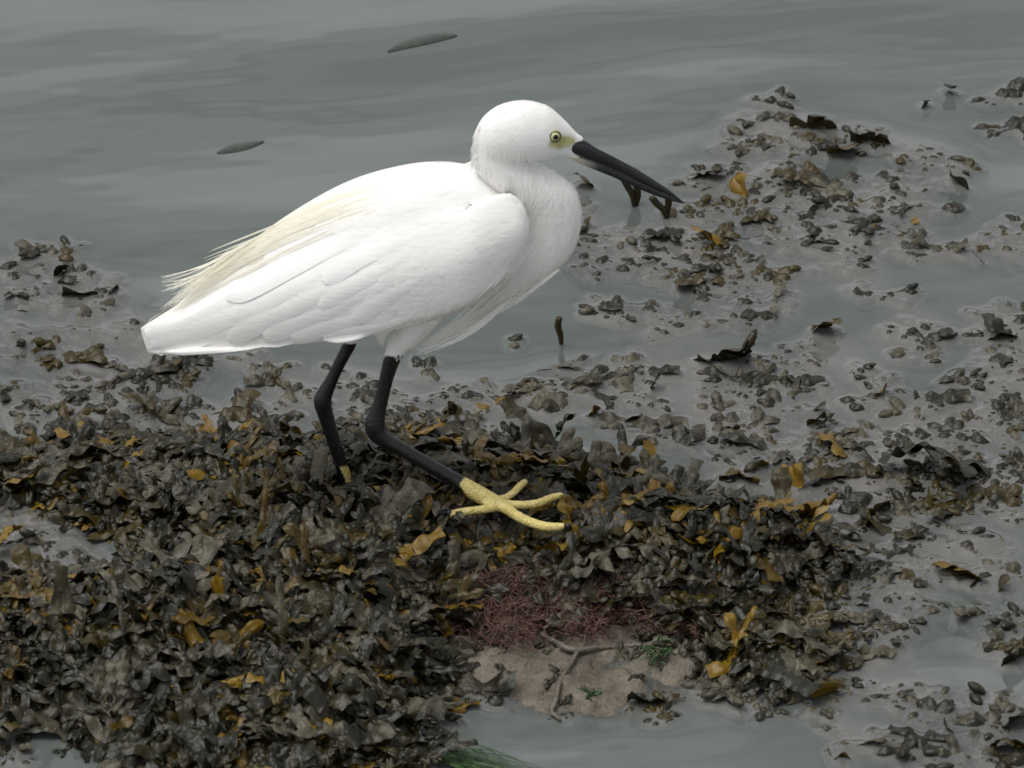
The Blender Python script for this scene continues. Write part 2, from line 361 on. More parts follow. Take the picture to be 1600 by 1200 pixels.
# wrack awash: clusters (centre px, radii px, count)
CL = [(90, 402, 40, 10, 6), (80, 440, 80, 22, 20), (150, 470, 40, 14, 6), (40, 478, 50, 12, 6), (150, 510, 60, 28, 20), (60, 525, 60, 18, 10), (100, 560, 60, 16, 12),
      (250, 590, 50, 26, 26), (320, 585, 60, 16, 10), (420, 590, 60, 14, 8), (110, 600, 60, 22, 14), (60, 640, 80, 26, 22), (170, 640, 60, 26, 24), (290, 640, 70, 18, 14),
      (380, 655, 90, 14, 12), (480, 640, 60, 16, 8), (560, 600, 50, 22, 9), (590, 640, 60, 18, 8), (660, 575, 16, 8, 2), (780, 537, 18, 8, 3), (660, 640, 50, 12, 6),
      (780, 620, 60, 14, 14), (860, 600, 50, 16, 6), (880, 640, 60, 14, 7), (980, 580, 60, 24, 12), (910, 570, 50, 14, 5), (1010, 620, 60, 20, 4), (1040, 680, 60, 20, 8), (760, 660, 60, 10, 5),
      (950, 490, 20, 12, 4), (1000, 490, 20, 12, 4), (910, 420, 20, 30, 8), (900, 330, 20, 12, 4), (905, 370, 16, 14, 5), (1000, 400, 60, 22, 24), (1060, 400, 60, 26, 34), (1110, 420, 60, 24, 34),
      (1060, 440, 60, 18, 14), (1140, 480, 60, 14, 14), (1080, 510, 60, 20, 12), (1170, 440, 50, 14, 10), (1200, 490, 40, 10, 6), (1000, 430, 60, 14, 8),
      (1220, 175, 40, 8, 6), (1280, 190, 60, 10, 8), (1200, 210, 60, 12, 8), (1330, 215, 50, 16, 10), (1200, 240, 22, 28, 9), (1260, 230, 70, 14, 12), (1240, 270, 50, 14, 12), (1360, 235, 50, 12, 6),
      (1060, 290, 20, 8, 3), (1140, 285, 50, 12, 10), (1220, 300, 60, 14, 12), (1300, 300, 60, 10, 10), (1340, 320, 30, 18, 8), (1150, 330, 30, 20, 10), (1090, 330, 30, 14, 5),
      (1230, 345, 50, 18, 12), (1190, 375, 50, 18, 11), (1290, 365, 60, 20, 16), (1250, 385, 40, 16, 8), (1420, 290, 60, 14, 8), (1430, 255, 50, 8, 8), (1480, 270, 30, 12, 6), (1400, 315, 60, 10, 6),
      (1430, 345, 60, 18, 10), (1360, 370, 50, 18, 9), (1450, 380, 70, 24, 12), (1540, 370, 60, 14, 6), (1320, 410, 30, 10, 4), (1350, 450, 30, 8, 3), (1400, 472, 20, 8, 3), (1590, 400, 14, 60, 8),
      (1580, 152, 14, 4, 2), (1595, 205, 12, 8, 3), (1585, 500, 30, 26, 16), (1540, 540, 60, 16, 16), (1430, 520, 60, 14, 7), (1580, 570, 40, 24, 20), (1530, 600, 60, 18, 18), (1440, 565, 70, 12, 8),
      (1250, 545, 30, 8, 4), (1210, 590, 50, 12, 8), (1240, 575, 24, 14, 8), (1150, 605, 50, 18, 10), (1250, 610, 50, 10, 6), (1120, 640, 60, 18, 12), (1380, 625, 50, 14, 7), (1430, 640, 40, 12, 8), (1350, 600, 50, 10, 5),
      (1180, 665, 60, 14, 10), (1250, 645, 40, 10, 6), (1110, 690, 60, 14, 12), (1190, 700, 60, 14, 12), (1260, 700, 50, 16, 12), (1330, 690, 50, 12, 8), (1290, 740, 60, 16, 14), (1180, 730, 60, 14, 9),
      (1360, 740, 60, 16, 14), (1450, 690, 60, 20, 16), (1540, 680, 60, 20, 22), (1590, 650, 30, 18, 14), (1480, 720, 60, 16, 20), (1560, 740, 60, 18, 20), (1470, 760, 60, 14, 14), (1380, 770, 60, 14, 12),
      (1340, 800, 60, 14, 14), (1420, 810, 60, 14, 14), (1500, 800, 50, 14, 12), (1560, 790, 40, 12, 10), (1490, 845, 50, 14, 9), (1400, 850, 60, 18, 14), (1350, 900, 60, 20, 16), (1440, 900, 60, 16, 10), (1580, 860, 30, 10, 5),
      (1530, 910, 60, 18, 14), (1390, 930, 50, 16, 16), (1300, 940, 60, 22, 14), (1460, 960, 60, 12, 8), (1400, 985, 60, 20, 16), (1550, 960, 50, 14, 8), (1320, 960, 40, 14, 8), (1330, 1000, 30, 14, 4), (1380, 1020, 40, 8, 4), (1590, 1000, 24, 24, 10),
      (1440, 1085, 40, 16, 6), (1450, 1120, 40, 16, 6), (1340, 1065, 40, 8, 4), (1370, 1095, 40, 10, 5), (1400, 1155, 50, 20, 6), (1560, 1090, 40, 24, 8), (1580, 1130, 40, 30, 14), (1490, 1150, 40, 30, 8), (1480, 1190, 60, 10, 8), (1340, 1185, 40, 10, 4), (1560, 1190, 60, 12, 12),
      (80, 880, 80, 16, 18), (200, 890, 60, 14, 12), (30, 830, 50, 12, 8), (120, 850, 60, 12, 8), (230, 910, 60, 8, 8), (20, 1175, 30, 6, 2), (700, 1085, 30, 8, 3), (675, 1110, 20, 14, 5), (650, 1160, 10, 20, 4),
      (1010, 1108, 40, 10, 7), (900, 1122, 40, 8, 5), (760, 1085, 40, 8, 5), (1120, 1075, 40, 12, 10), (1250, 1060, 50, 10, 6), (1290, 1085, 30, 6, 2), (1200, 1100, 30, 6, 3)]
awash = Mass()
for cx, cy, rx, ry, n in CL:
    for _ in range(int(n * .40 + .6)):
        q = rng.normal(0, .55, 2); q = np.clip(q, -1.4, 1.4); px, py = cx + q[0] * rx, cy + q[1] * ry; p = at(px, py)
        if samp(D, p.x, p.y) > .002: continue
        cl = rng.random(); clean = .8 if cl < .004 else (.45 if cl < .10 else .08 * rng.random())
        pr, sc = (PLUMP[rng.integers(len(PLUMP))], rng.uniform(.85, 1.5)) if rng.random() < .8 else (PRO[rng.integers(len(PRO))], rng.uniform(.6, 1.0))
        awash.add(pr, (p.x, p.y, rng.uniform(-.0026, .0004)), rotm(*rng.normal(0, .13, 2), rng.normal(0, .8) + (math.pi if rng.random() < .5 else 0)), sc, (clean, .12 + .65 * rng.random(), rng.random()))

# ------------------------------------------------------------------ water: lifts over what lies just under it
wx = np.arange(-.40, .4001, .0014); wy = np.arange(-.56, .6801, .0018)
def blur(A, s):
    k = int(3 * s) + 1; g = np.exp(-.5 * (np.arange(-k, k + 1) / s) ** 2); g /= g.sum()
    A = np.apply_along_axis(lambda a: np.convolve(a, g, 'same'), 0, A); return np.apply_along_axis(lambda a: np.convolve(a, g, 'same'), 1, A)
def water_field(Vs):
    C = np.full((len(wx), len(wy)), -.01); V = np.vstack(Vs)
    for dx, dy in ((0, 0), (.0007, 0), (-.0007, 0), (0, .0009), (0, -.0009)):
        i = ((V[:, 0] + dx - wx[0]) / .0014 + .5).astype(int); j = ((V[:, 1] + dy - wy[0]) / .0018 + .5).astype(int)
        ok = (i >= 0) & (i < len(wx)) & (j >= 0) & (j < len(wy)); np.maximum.at(C, (i[ok], j[ok]), V[ok, 2])
    return C

# hand-set fronds ------------------------------------------------------------
FR = []          # filled below: (name, kind, px, py, lift, scale, rz, tilt, tint, label, category, group)
def one_frond(name, pro, px, py, lift, sc, rz, rx, ry, tint, label, cat='seaweed', group=None, onwater=False):
    p = at(px, py, lift) if onwater else hp(px, py, lift + .004)
    V, T = pro; P = (V * sc) @ rotm(rx, ry, rz).T
    o = link(name, mesh(name, P, T, True, {'tint': np.tile(np.array([*tint, 1.]), (len(P), 1))}), WEED)
    o.location = p; tag(o, label, cat, group); FR.append((o, P + np.array(p))); return o
def tip(seed, w=.006, ln=.012, depth=1, **k):
    rg = np.random.default_rng(seed); return frond(rg, width=w, seg_len=ln, depth=depth, blad=k.get('blad', .15), wave=k.get('wave', .0018), curl=k.get('curl', 1.0), tipw=1.25, split=1, nr=14, fmax=1.2)
G, B, K = (.95, .1, .5), (.62, .1, .5), (.18, .0, .5)     # golden, brown, near black
O_ = 'golden brown wrack tips'
spec = [  # px, py, lift, scale, rz, rx, ry, tint, depth, label, awash?
 (300, 728, .006, 1.25, .9, -.9, -.5, G, 1, 'upright golden brown wrack tip at the back left of the weed bank', 0),
 (125, 692, .006, 1.1, .2, -.5, .2, G, 1, 'olive gold wrack flap on the far left crest of the weed bank', 0),
 (372, 728, .005, 1.0, -.3, -.4, .1, G, 1, 'flat orange wrack tip just right of the upright golden tip', 0),
 (455, 722, .005, 1.0, .3, -.6, .1, G, 1, 'golden wrack tip halfway between the flat orange tip and the rear leg', 0),
 (440, 668, .006, 1.0, .1, -.6, .2, B, 1, 'brown rounded wrack flap on the crest left of the rear leg', 0),
 (480, 675, .006, .9, .0, -.8, .2, G, 1, 'amber wrack flap touching the rear leg on the crest', 0),
 (556, 905, .006, 1.15, .5, -.5, -.3, G, 1, 'bright yellow brown wrack tip alone in the middle of the weed bank', 0),
 (120, 1000, .007, 1.3, .7, -.6, -.3, G, 1, 'bright forked golden wrack tip low on the left', 0),
 (158, 962, .006, .95, -.4, -.5, .2, G, 1, 'small golden wrack tip just above the bright forked one', 0),
 (70, 957, .006, .9, .1, -.5, .1, G, 1, 'amber wrack flap near the left edge above the forked tip', 0),
 (312, 922, .008, 1.35, 1.2, -.6, -.6, (.85, .3, .5), 2, 'tall golden wrack tuft on the left half of the bank', 0),
 (318, 1012, .006, 1.0, .9, -.6, -.4, (.8, .2, .5), 1, 'forked ochre wrack tip directly below the tall golden tuft', 0),
 (287, 1076, .006, .9, .0, -.5, .2, G, 1, 'small golden wrack flap over the dark hollow at lower left', 0),
 (78, 930, .005, 1.1, .2, -.4, .1, B, 1, 'russet wrack flap beside the small pool at the left edge', 0),
 (12, 850, .004, 1.0, 1.2, -.6, .2, G, 1, 'orange wrack tip cut by the left picture edge in the pool', 0),
 (895, 815, .008, 1.15, -1.0, -.9, .4, G, 1, 'golden wrack tip touching the end of the front toe', 0),
 (905, 850, .006, 1.1, .2, -.7, .1, G, 1, 'curved amber wrack flap just below the front toe', 0),
 (852, 862, .006, .8, .1, -.7, .1, G, 0, 'round ochre wrack bladder flap left of the curved amber one', 0),
 (790, 700, .008, 1.2, .2, -.9, -.2, (.85, .2, .5), 1, 'orange brown wrack tuft behind the yellow foot', 0),
 (750, 708, .007, .8, .9, -.9, -.2, (.75, .3, .5), 1, 'dull ochre wrack tip left of the orange brown tuft', 0),
 (696, 718, .006, .7, .9, -.9, -.2, G, 0, 'tiny golden wrack knob above the front tarsus', 0),
 (690, 668, .010, 1.6, 1.2, -1.1, -.3, (.38, .0, .5), 1, 'large dark brown wrack flap standing on the crest behind the legs', 0),
 (770, 676, .008, 1.7, -.15, -.7, .05, (.48, .1, .5), 0, 'long chestnut wrack blade lying along the crest', 0),
 (702, 645, .006, .8, 1.4, -1.1, -.7, (.35, .6, .5), 0, 'small upright muddy wrack bud on the crest', 0),
 (1130, 808, .006, 1.1, 1.0, -.6, -.2, (.75, .5, .5), 1, 'swollen amber wrack tip on the right shoulder of the bank', 0),
 (1092, 822, .006, 1.1, .2, -.6, .1, (.66, .3, .5), 1, 'tan wrack flap left of the swollen amber tip', 0),
 (1196, 868, .006, 1.0, .3, -.6, .1, G, 1, 'yellow wrack tip on the right slope of the bank', 0),
 (1112, 965, .006, 1.2, -1.3, -.8, .3, G, 1, 'golden wrack strap hanging down beside the bare rock', 0),
 (1285, 862, .007, 1.3, -.4, -.8, .2, (.45, .0, .5), 2, 'dark tangled wrack clump at the right end of the bank', 0),
 (1238, 750, .004, 1.1, 1.2, -.9, -.5, G, 1, 'bright golden wrack tip standing in shallow water right of the bank', 1),
 (1240, 788, .004, 1.6, .3, -.7, -.1, (.80, .1, .5), 2, 'orange wrack clump at the water edge below the bright golden tip', 1),
 (1160, 745, .003, 1.0, .0, -.6, .0, (.6, .2, .5), 1, 'rust coloured wrack flap at the water edge left of the orange clump', 1),
 (1370, 805, .003, 1.3, 1.2, -.8, -.3, (.5, .3, .5), 1, 'brown wrack horn rising from the tangle on the right', 1),
 (1410, 825, .003, 1.7, -.1, -.5, .1, (.32, .1, .5), 1, 'low dark wrack ridge stretching right from the brown horn', 1),
 (1308, 702, .003, 1.0, -.7, -.6, .2, (.85, .2, .5), 1, 'ochre wrack strap leaning to the right above the bank', 1),
 (1272, 685, .003, .8, 1.0, -.9, -.2, (.8, .3, .5), 0, 'pale gold wrack knob left of the leaning ochre strap', 1),
 (1192, 728, .003, .8, .2, -.9, -.1, (.85, .1, .5), 0, 'small ochre wrack knob reflected in still water', 1),
 (1276, 660, .003, .8, .1, -.6, -.1, (.6, .3, .5), 0, 'small olive wrack lip above the pale gold knob', 1),
 (1375, 613, .003, .8, .5, -.8, -.1, (.75, .2, .5), 0, 'lone amber wrack knob with a muddy foot on the right', 1),
 (1160, 300, .004, 1.1, 1.3, -1.0, -.5, (.9, .1, .5), 1, 'golden wrack tip standing in water right of the bill tip', 1),
 (1105, 385, .004, 1.1, -.6, -.6, .2, G, 1, 'ochre wrack strap draped over the muddy heap below the bill', 1),
 (1120, 425, .003, 1.1, -.1, -.9, .0, (.5, .0, .5), 1, 'red brown wrack flap with a black underside on the muddy heap', 1),
 (1130, 545, .004, 1.9, .5, -1.0, -.2, (.22, .0, .5), 1, 'large black curled wrack flap standing in open water', 1),
 (1298, 515, .004, 1.2, .9, -.7, -.2, (.5, .6, .5), 0, 'tan leaning wrack blade standing alone in open water', 1),
 (1272, 196, .003, 1.2, .1, -1.0, .0, (.28, .1, .5), 1, 'dark arched wrack flap at the head of the far cluster', 1),
 (1350, 200, .001, 1.1, -.05, -.3, .0, (.55, .2, .5), 1, 'ribbon of olive wrack trailing right of the dark arched flap', 1),
 (1317, 243, .003, 1.3, .0, -.9, .0, (.60, .2, .5), 0, 'round brown wrack flap mirrored in the water of the far cluster', 1),
 (1366, 225, .003, 1.1, -.2, -.8, .0, (.22, .1, .5), 1, 'black wrack scrap right of the round brown flap', 1),
 (1508, 275, .004, 1.5, -.6, -1.0, .2, (.12, .0, .5), 0, 'single black wrack lump at the far right', 1),
 (1440, 162, .002, .8, 1.2, -.9, -.2, (.35, .1, .5), 0, 'small dark olive wrack tip far out near the upper right', 1),
 (1484, 148, .001, .8, .0, -.4, .0, (.15, .2, .5), 0, 'tiny dark wrack scrap right of the small olive tip', 1),
 (1108, 278, .002, 1.0, -.2, -.6, .0, (.2, .3, .5), 1, 'dark wrack sliver just past the bill tip', 1),
 (930, 645, .003, .7, .9, -.9, -.2, (.7, .1, .5), 0, 'tiny orange tipped wrack sprig in the shallows behind the foot', 1),
 (1026, 658, .002, .9, .0, -.7, .0, (.1, .0, .5), 0, 'right one of two black rounded wrack lumps in still water', 1),
 (990, 654, .002, .8, .0, -.7, .0, (.1, .2, .5), 0, 'left one of two black rounded wrack lumps in still water', 1),
 (1030, 603, .003, .6, 1.4, -.9, -.2, (.15, .3, .5), 0, 'small dark wrack bud above the two black lumps', 1),
 (900, 292, .004, 1.2, -.7, -.9, .3, (.5, .1, .5), 0, 'brown arched wrack flap peeping out behind the breast', 1),
 (903, 350, .004, 1.0, 1.4, -1.0, -.6, (.48, .1, .5), 0, 'thin brown wrack stub beside the breast', 1),
 (150, 455, .003, 1.4, .5, -.9, -.1, (.25, .4, .5), 1, 'dark folded wrack flap in the water left of the tail', 1),
 (98, 430, .003, .7, .4, -.9, -.1, (.08, .1, .5), 0, 'small black wrack point far left in the water', 1),
 (250, 577, .003, 1.2, .3, -.8, .0, (.5, .2, .5), 1, 'brown wrack knot in the water below the tail', 1),
 (1292, 1082, .004, 1.3, .9, -.9, -.4, G, 0, 'bright golden wrack tip with a long reflection at lower right', 1),
 (1322, 1165, .003, 1.7, -.3, -.5, .1, (.72, .5, .5), 0, 'broad ochre wrack blade near the bottom edge on the right', 1),
 (1583, 1115, .006, 1.7, 1.2, -1.1, -.3, (.05, .0, .5), 0, 'big black wrack lump at the right edge near the bottom', 1),
 (1590, 1170, .004, 1.4, .2, -.8, .0, (.5, .0, .5), 1, 'red brown wrack flap in the bottom right corner', 1),
 (1592, 1010, .004, 1.4, 1.0, -.9, .0, (.2, .0, .5), 1, 'dark olive wrack lump on the right edge above the black one', 1),
 (1500, 895, .003, 1.1, .1, -.7, .0, (.8, .1, .5), 1, 'folded orange wrack tip over a brown base on the right', 1),
 (1565, 915, .003, 1.0, 1.2, -.9, .0, (.4, .2, .5), 0, 'brown pointed wrack tip near the right edge', 1),
 (1470, 735, .003, 2.0, .05, -.6, .0, (.15, .3, .5), 2, 'long dark wrack ridge reaching in from the right edge', 1),
 (1590, 495, .004, 1.6, 1.0, -.9, .0, (.18, .3, .5), 2, 'dark wrack clump on the right edge at mid height', 1),
 (1450, 700, .003, 1.0, .9, -.8, .0, (.55, .5, .5), 0, 'upright tan wrack flap above the long dark ridge', 1),
 (1015, 1095, .004, 1.1, .4, -1.0, .0, (.08, .0, .5), 1, 'black torn wrack scrap at the water edge of the bare rock', 1),
 (1488, 1138, .003, .8, -.9, -.8, .0, (.35, .4, .5), 1, 'small brown forked wrack sprig low on the right', 1),
 (1345, 992, .003, .7, 1.2, -.9, .0, (.4, .1, .5), 0, 'small rusty wrack tip in the pool at lower right', 1),
]
for k, (px, py, lift, sc, rz, rx, ry, tint, dep, lab, aw) in enumerate(spec):
    pr = tip(100 + k, w=.0058 if dep < 2 else .005, ln=.0125, depth=dep, blad=.25 if dep else 0)
    one_frond('wrack_frond', pr, px, py, lift, sc * (.95 if dep else 1.15), rz, rx, ry, tint, lab, 'seaweed', 'separate wrack fronds', bool(aw))
# standing sprigs under the bill and the lone stem
def sprig(name, paths, tint, label, r=.0011):
    base = at(*paths[0][0][:2]); parts = []
    for path in paths:
        P = [atY(px, py, base.y + dy) for px, py, dy in path]; n = len(P)
        V, Q, T = tube([(0, 0, 0)] * 0 + P, [r * (1.0 + .6 * math.sin(2.2 * i / max(1, n - 1))) for i in range(n)], 7, 4); V = V.copy(); parts.append((V, Q, T))
    V, Q, T = join(parts); V -= np.array(base)
    o = link(name, mesh(name, V, [Q, T], True, {'tint': np.tile(np.array([*tint, 1.]), (len(V), 1))}), WEED); o.location = base
    tag(o, label, 'seaweed', 'separate wrack fronds')
sprig('wrack_sprig', [[(991, 322, 0), (988, 305, 0), (980, 290, 0), (972, 276, .001)], [(993, 322, .001), (997, 305, .001), (994, 288, .002), (990, 276, .002)]], (.22, .0, .5), 'forked olive wrack sprig standing in water under the middle of the bill', .0016)
sprig('wrack_sprig', [[(1042, 345, 0), (1038, 330, 0), (1026, 318, 0), (1018, 308, 0)], [(1042, 345, .001), (1043, 328, .001), (1045, 312, 0), (1040, 303, 0)]], (.22, .0, .5), 'forked olive wrack sprig standing in water under the bill tip', .0016)
sprig('wrack_sprig', [[(877, 538, 0), (876, 524, 0), (872, 510, 0), (874, 496, 0)]], (.35, .0, .5), 'thin lone green brown stem leaning up from open water below the breast', .0015)

for _ in range(24):                          # scraps stranded on the bare rock
    q_ = hp(rng.uniform(690, 1110), rng.uniform(985, 1100), .001); awash.add(PLUMP[rng.integers(len(PLUMP))], tuple(q_), rotm(*rng.normal(0, .15, 2), rng.uniform(0, 6.3)), rng.uniform(.3, .7), (.15 * rng.random(), .2 + .6 * rng.random(), .5), .9)
Cv = water_field([awash.arrays()[0]] + [P for o, P in FR])
# the edge of the bank wets the water too
WX, WY = np.meshgrid(wx, wy, indexing='ij')
Cb = (Cv > -.0015).astype(float); lift = blur(np.clip(Cv + .0006, 0, .0022), 1.2); near = np.clip(blur(Cb, 4) * 1.8, 0, 1); wide = np.clip(blur(Cb, 16) * 2.6, 0, 1)
DW = samp(D, WX, WY); wide = np.maximum(wide, sst((DW + .05) / .05) * .8)
ang = R(-14); U = WX * math.cos(ang) + WY * math.sin(ang); Wv = -WX * math.sin(ang) + WY * math.cos(ang)
def swell(X, Y, wd):
    a = R(12); u = X * math.cos(a) + Y * math.sin(a); v = -X * math.sin(a) + Y * math.cos(a)
    calm = 1 - .75 * wd
    return calm * (.016 * (vn.fbm(u * 2.2 + 5, v * 7.5, 2) - .5) + .0015 * (vn2.fbm(u * 7, v * 22, 3) - .5))
ox = outer(wx); oy = outer(wy); n0, m0 = (len(ox) - len(wx)) // 2, (len(oy) - len(wy)) // 2
OX, OY = np.meshgrid(ox, oy, indexing='ij'); pad = lambda A: np.pad(A, ((n0, n0), (m0, m0)), mode='edge')
edge = sst((.42 - np.maximum(np.abs(OX), 0)) / .05) 
raisef = 1.05 * lift + .0004 * near
inb = np.zeros(OX.shape); inb[n0:n0 + len(wx), m0:m0 + len(wy)] = 1
WZ = swell(OX, OY, pad(wide) * inb) + pad(raisef) * inb
siltA = pad(np.clip(.42 * wide + .30 * near, 0, 1)) * inb
shal = pad(np.clip(.22 * np.maximum(wide, .0) * (1 + .8 * near), 0, .42)) * inb
shal = np.maximum(shal, pad(.62 * sst((samp(DR, WX, WY) + .016) / .026)) * inb)
attr = {'silt': np.stack([siltA, shal, 0 * shal, 0 * shal + 1], -1).reshape(-1, 4)}
tag(sheet('water', ox, oy, WZ, WATER, attr), 'still grey silty water of the shore', kind='structure')
tag(mound.build('wrack_bank'), 'thick bank of muddy bladder wrack heaped over the rock', 'seaweed', kind='stuff')
tag(awash.build('wrack_awash'), 'silt coated bladder wrack just breaking the water surface', 'seaweed', kind='stuff')

# ------------------------------------------------------------------ rock, red weed, stipes
def build_rock():
    xs = np.arange(-.09, .165, .0016); ys = np.arange(at(880, 1150).y, at(880, 900).y, .0022); X, Y = np.meshgrid(xs, ys, indexing='ij')
    Zr = samp(RZ, X, Y); st = .004 * np.floor(Zr / .004 + .9 * vn(X * 60, Y * 60)) ; Zr = .6 * Zr + .4 * st + .0016 * (vn2.fbm(X * 260, Y * 260) - .5) + .002 * (vn.fbm(X * 120, Y * 120) - .5)
    n, m = X.shape; idx = np.arange(n * m).reshape(n, m); keep = samp(DR, X, Y) > -.05
    F = np.stack([idx[:-1, :-1], idx[1:, :-1], idx[1:, 1:], idx[:-1, 1:]], -1)[keep[:-1, :-1]].reshape(-1, 4)
    used = np.unique(F); mp_ = np.zeros(n * m, int); mp_[used] = np.arange(len(used))
    return link('rock', mesh('rock', np.stack([X, Y, Zr], -1).reshape(-1, 3)[used], mp_[F], True), ROCK)
tag(build_rock(), 'bare wet beige limestone rock at the foot of the weed bank', 'rock')

def strands(name, specs, mat, seg=4, n=3):
    return link(name, mesh(name, *(lambda v, q, t: (v, [q, t]))(*join([tube(p, r, seg, n) for p, r in specs]))), mat)
rs = np.random.default_rng(5); sp = []
for _ in range(2200):
    px = rs.uniform(690, 1010); t = (px - 690) / 320; py = rs.uniform(893 + 20 * abs(t - .5), 996 - 50 * max(0, t - .45) + 12 * math.sin(px * .05))
    if rs.random() < .12: px, py = rs.uniform(1000, 1110), rs.uniform(930, 990)
    p = hp(px, py, .003 + .003 * rs.random()) if dr(*at(px, py)[:2]) < -.004 else hp(px, py, .002 + .004 * rs.random())
    a = rs.uniform(-.6, .6) + (math.pi if rs.random() < .5 else 0); L_ = rs.uniform(.006, .022); q = p.copy(); pts = [tuple(q)]; s = L_ / 4
    for k in range(4):
        a += rs.normal(0, .5); q = q + Vector((math.cos(a) * s, math.sin(a) * s * 1.2, rs.normal(0, .0022))); pts.append(tuple(q))
    r = rs.uniform(.00022, .0005); sp.append((pts, [r, r, r * .8, r * .7, r * .4]))
tag(strands('red_seaweed', sp, RED), 'matted fine dusky red seaweed hanging under the weed bank', 'seaweed', kind='stuff')
sp = []
for _ in range(55):
    x0 = rs.uniform(655, 720); y0 = rs.uniform(1160, 1190); x1 = rs.uniform(720, 850); y1 = rs.uniform(1196, 1235); pts = []
    for k in range(6):
        s = k / 5; pts.append(tuple(at(x0 + (x1 - x0) * s, y0 + (y1 - y0) * s - 9 * math.sin(3.1 * s) + rs.normal(0, 2), .0006 + .0009 * math.sin(3 * s))))
    sp.append((pts, [.0002, .0004, .0004, .0004, .0003, .0002]))
tag(strands('green_seaweed', sp, GREEN), 'hair like green seaweed drifting in the pool at the bottom edge', 'seaweed', kind='stuff')
def green_tuft(px, py, label, n=26, s=1.):
    sp = []
    for _ in range(n):
        p = hp(px + rs.normal(0, 9 * s), py + rs.normal(0, 6 * s), .009); pts = [tuple(p)]; a = rs.uniform(0, 6.3)
        for k in range(3): p = p + Vector((math.cos(a) * .0025, math.sin(a) * .0025, rs.normal(.0004, .001))); a += rs.normal(0, .6); pts.append(tuple(p))
        sp.append((pts, [.0004, .0008, .0008, .0003]))
    tag(strands('green_seaweed_tuft', sp, GREEN), label, 'seaweed', kind='stuff')
green_tuft(882, 738, 'small bright green tuft behind the longest back toe'); green_tuft(812, 722, 'faint green tuft beside the orange wrack behind the foot', 20)
green_tuft(962, 832, 'green tuft in the muddy weed right of the foot', 30, 1.2); green_tuft(1030, 1018, 'dark green tuft at the end of the grey stipe on the rock', 26, 1.1)
green_tuft(922, 1085, 'tiny green tuft at the water line of the rock', 12, .6)
def stipe(pts, rad, label):
    P = [hp(px, py, .0022) for px, py, z in pts]; V, Q, T = tube(P, rad, 8, 5)
    V = V + (vn(V[:, 0] * 900, V[:, 1] * 900) - .5)[:, None] * .0008
    tag(link('stipe', mesh('stipe', V, [Q, T]), STIPE), label, 'stipe')
stipe([(845, 990, 0), (868, 1003, 0), (895, 1016, 0), (940, 1012, 0), (990, 1009, 0), (1035, 1006, 0)], [.0016, .002, .0022, .0018, .0017, .0022], 'grey muddy wrack stipe lying level across the bare rock')
stipe([(903, 1017, 0), (890, 1040, 0), (874, 1068, 0), (868, 1095, 0), (862, 1112, 0), (876, 1124, 0)], [.0016, .0014, .0015, .0019, .0016, .001], 'grey stipe branch running down the rock into the pool')

# ring shaped shell hollow on the rock
def shell():
    c = hp(893, 968, .003); V = []; a = np.linspace(0, 2 * math.pi, 24, endpoint=False)
    for r, z in ((.0098, -.004), (.0088, .0015), (.0072, .0028), (.0058, .0018), (.0045, -.003), (.001, -.005)):
        V.append(np.stack([c.x + r * 1.1 * np.cos(a), c.y + r * .95 * np.sin(a), c.z + z + .0006 * np.sin(3 * a)], -1))
    V, Q, T = rings(np.vstack(V), 6, 24); return link('limpet_shell', mesh('limpet_shell', V, [Q, T]), STIPE)
tag(shell(), 'empty round grey limpet shell half hidden in red seaweed', 'shell')

# floating leaves far out on the water
LEAF = plain('wet_leaf', (.012, .016, .009), .30, 160, .0004, (.045, .052, .040))
def leaf(pts, wpx, label, grp='two dark leaves floating on open water'):
    C = catmull([tuple(at(x, y, .0)) for x, y in pts], 6); C[:, 2] = swell(C[:, 0], C[:, 1], 0) + .0009; n = len(C); V = []
    for i, p in enumerate(C):
        s = i / (n - 1); w_ = wpx / 2400 / .47 * math.sin(math.pi * min(1, .04 + .93 * s)) ** .7 * .5
        for c in (-1, -.8, -.4, 0, .4, .8, 1): V.append((p[0] - .12 * c * w_, p[1] + c * w_, p[2] - .0006 * abs(c) ** 3))
    V = np.array(V); i = np.arange(n - 1)[:, None] * 7; j = np.arange(6)[None]
    Q = np.stack([i + j, i + 7 + j, i + 8 + j, i + 1 + j], -1).reshape(-1, 4); lo = V.copy(); lo[:, 2] -= .0012
    Q = np.vstack([Q, Q[:, ::-1] + len(V)]); V = np.vstack([V, lo])
    tag(link('floating_leaf', mesh('floating_leaf', V, Q), LEAF), label, 'leaf', grp)
leaf([(606, 77), (630, 68), (665, 60), (695, 55), (714, 54)], 15, 'long dark leaf floating near the top edge of the water')
leaf([(339, 234), (360, 227), (385, 221), (412, 213)], 14, 'short dark leaf floating on the water left of the bird')

# ------------------------------------------------------------------ the egret
exec_bird = True
FZ = hp(790, 792, .013); FZ = FZ.z; foot = at(775, 788, FZ); YN = foot.y; YB = YN + .022; YF = YB + .022
def sect(A, B, k, y=None, seg=20, e=2.0):
    """closed elliptical section whose outline is seen through picture points A and B"""
    y = YB if y is None else y
    a, b = atY(*A, y), atY(*B, y); c = (a + b) / 2; hv = (a - b) / 2
    m = np.array([A[0] - B[0], B[1] - A[1]], float); m /= np.linalg.norm(m)
    nn = m[0] ** 2 + (m[1] / math.cos(PITCH)) ** 2
    corr = 1 / math.sqrt(1 + k * k * (m[1] * math.sin(PITCH)) ** 2 * nn * .98) if k < 3 else 1
    hv = hv * corr; L_ = hv.length; th = np.linspace(0, 2 * math.pi, seg, endpoint=False)
    ct, st = np.cos(th), np.sin(th); ct = np.sign(ct) * np.abs(ct) ** (2 / e); st = np.sign(st) * np.abs(st) ** (2 / e)
    return np.array(c)[None] + ct[:, None] * np.array(hv)[None] + (st * k * L_)[:, None] * np.array([[0, 1., 0]])
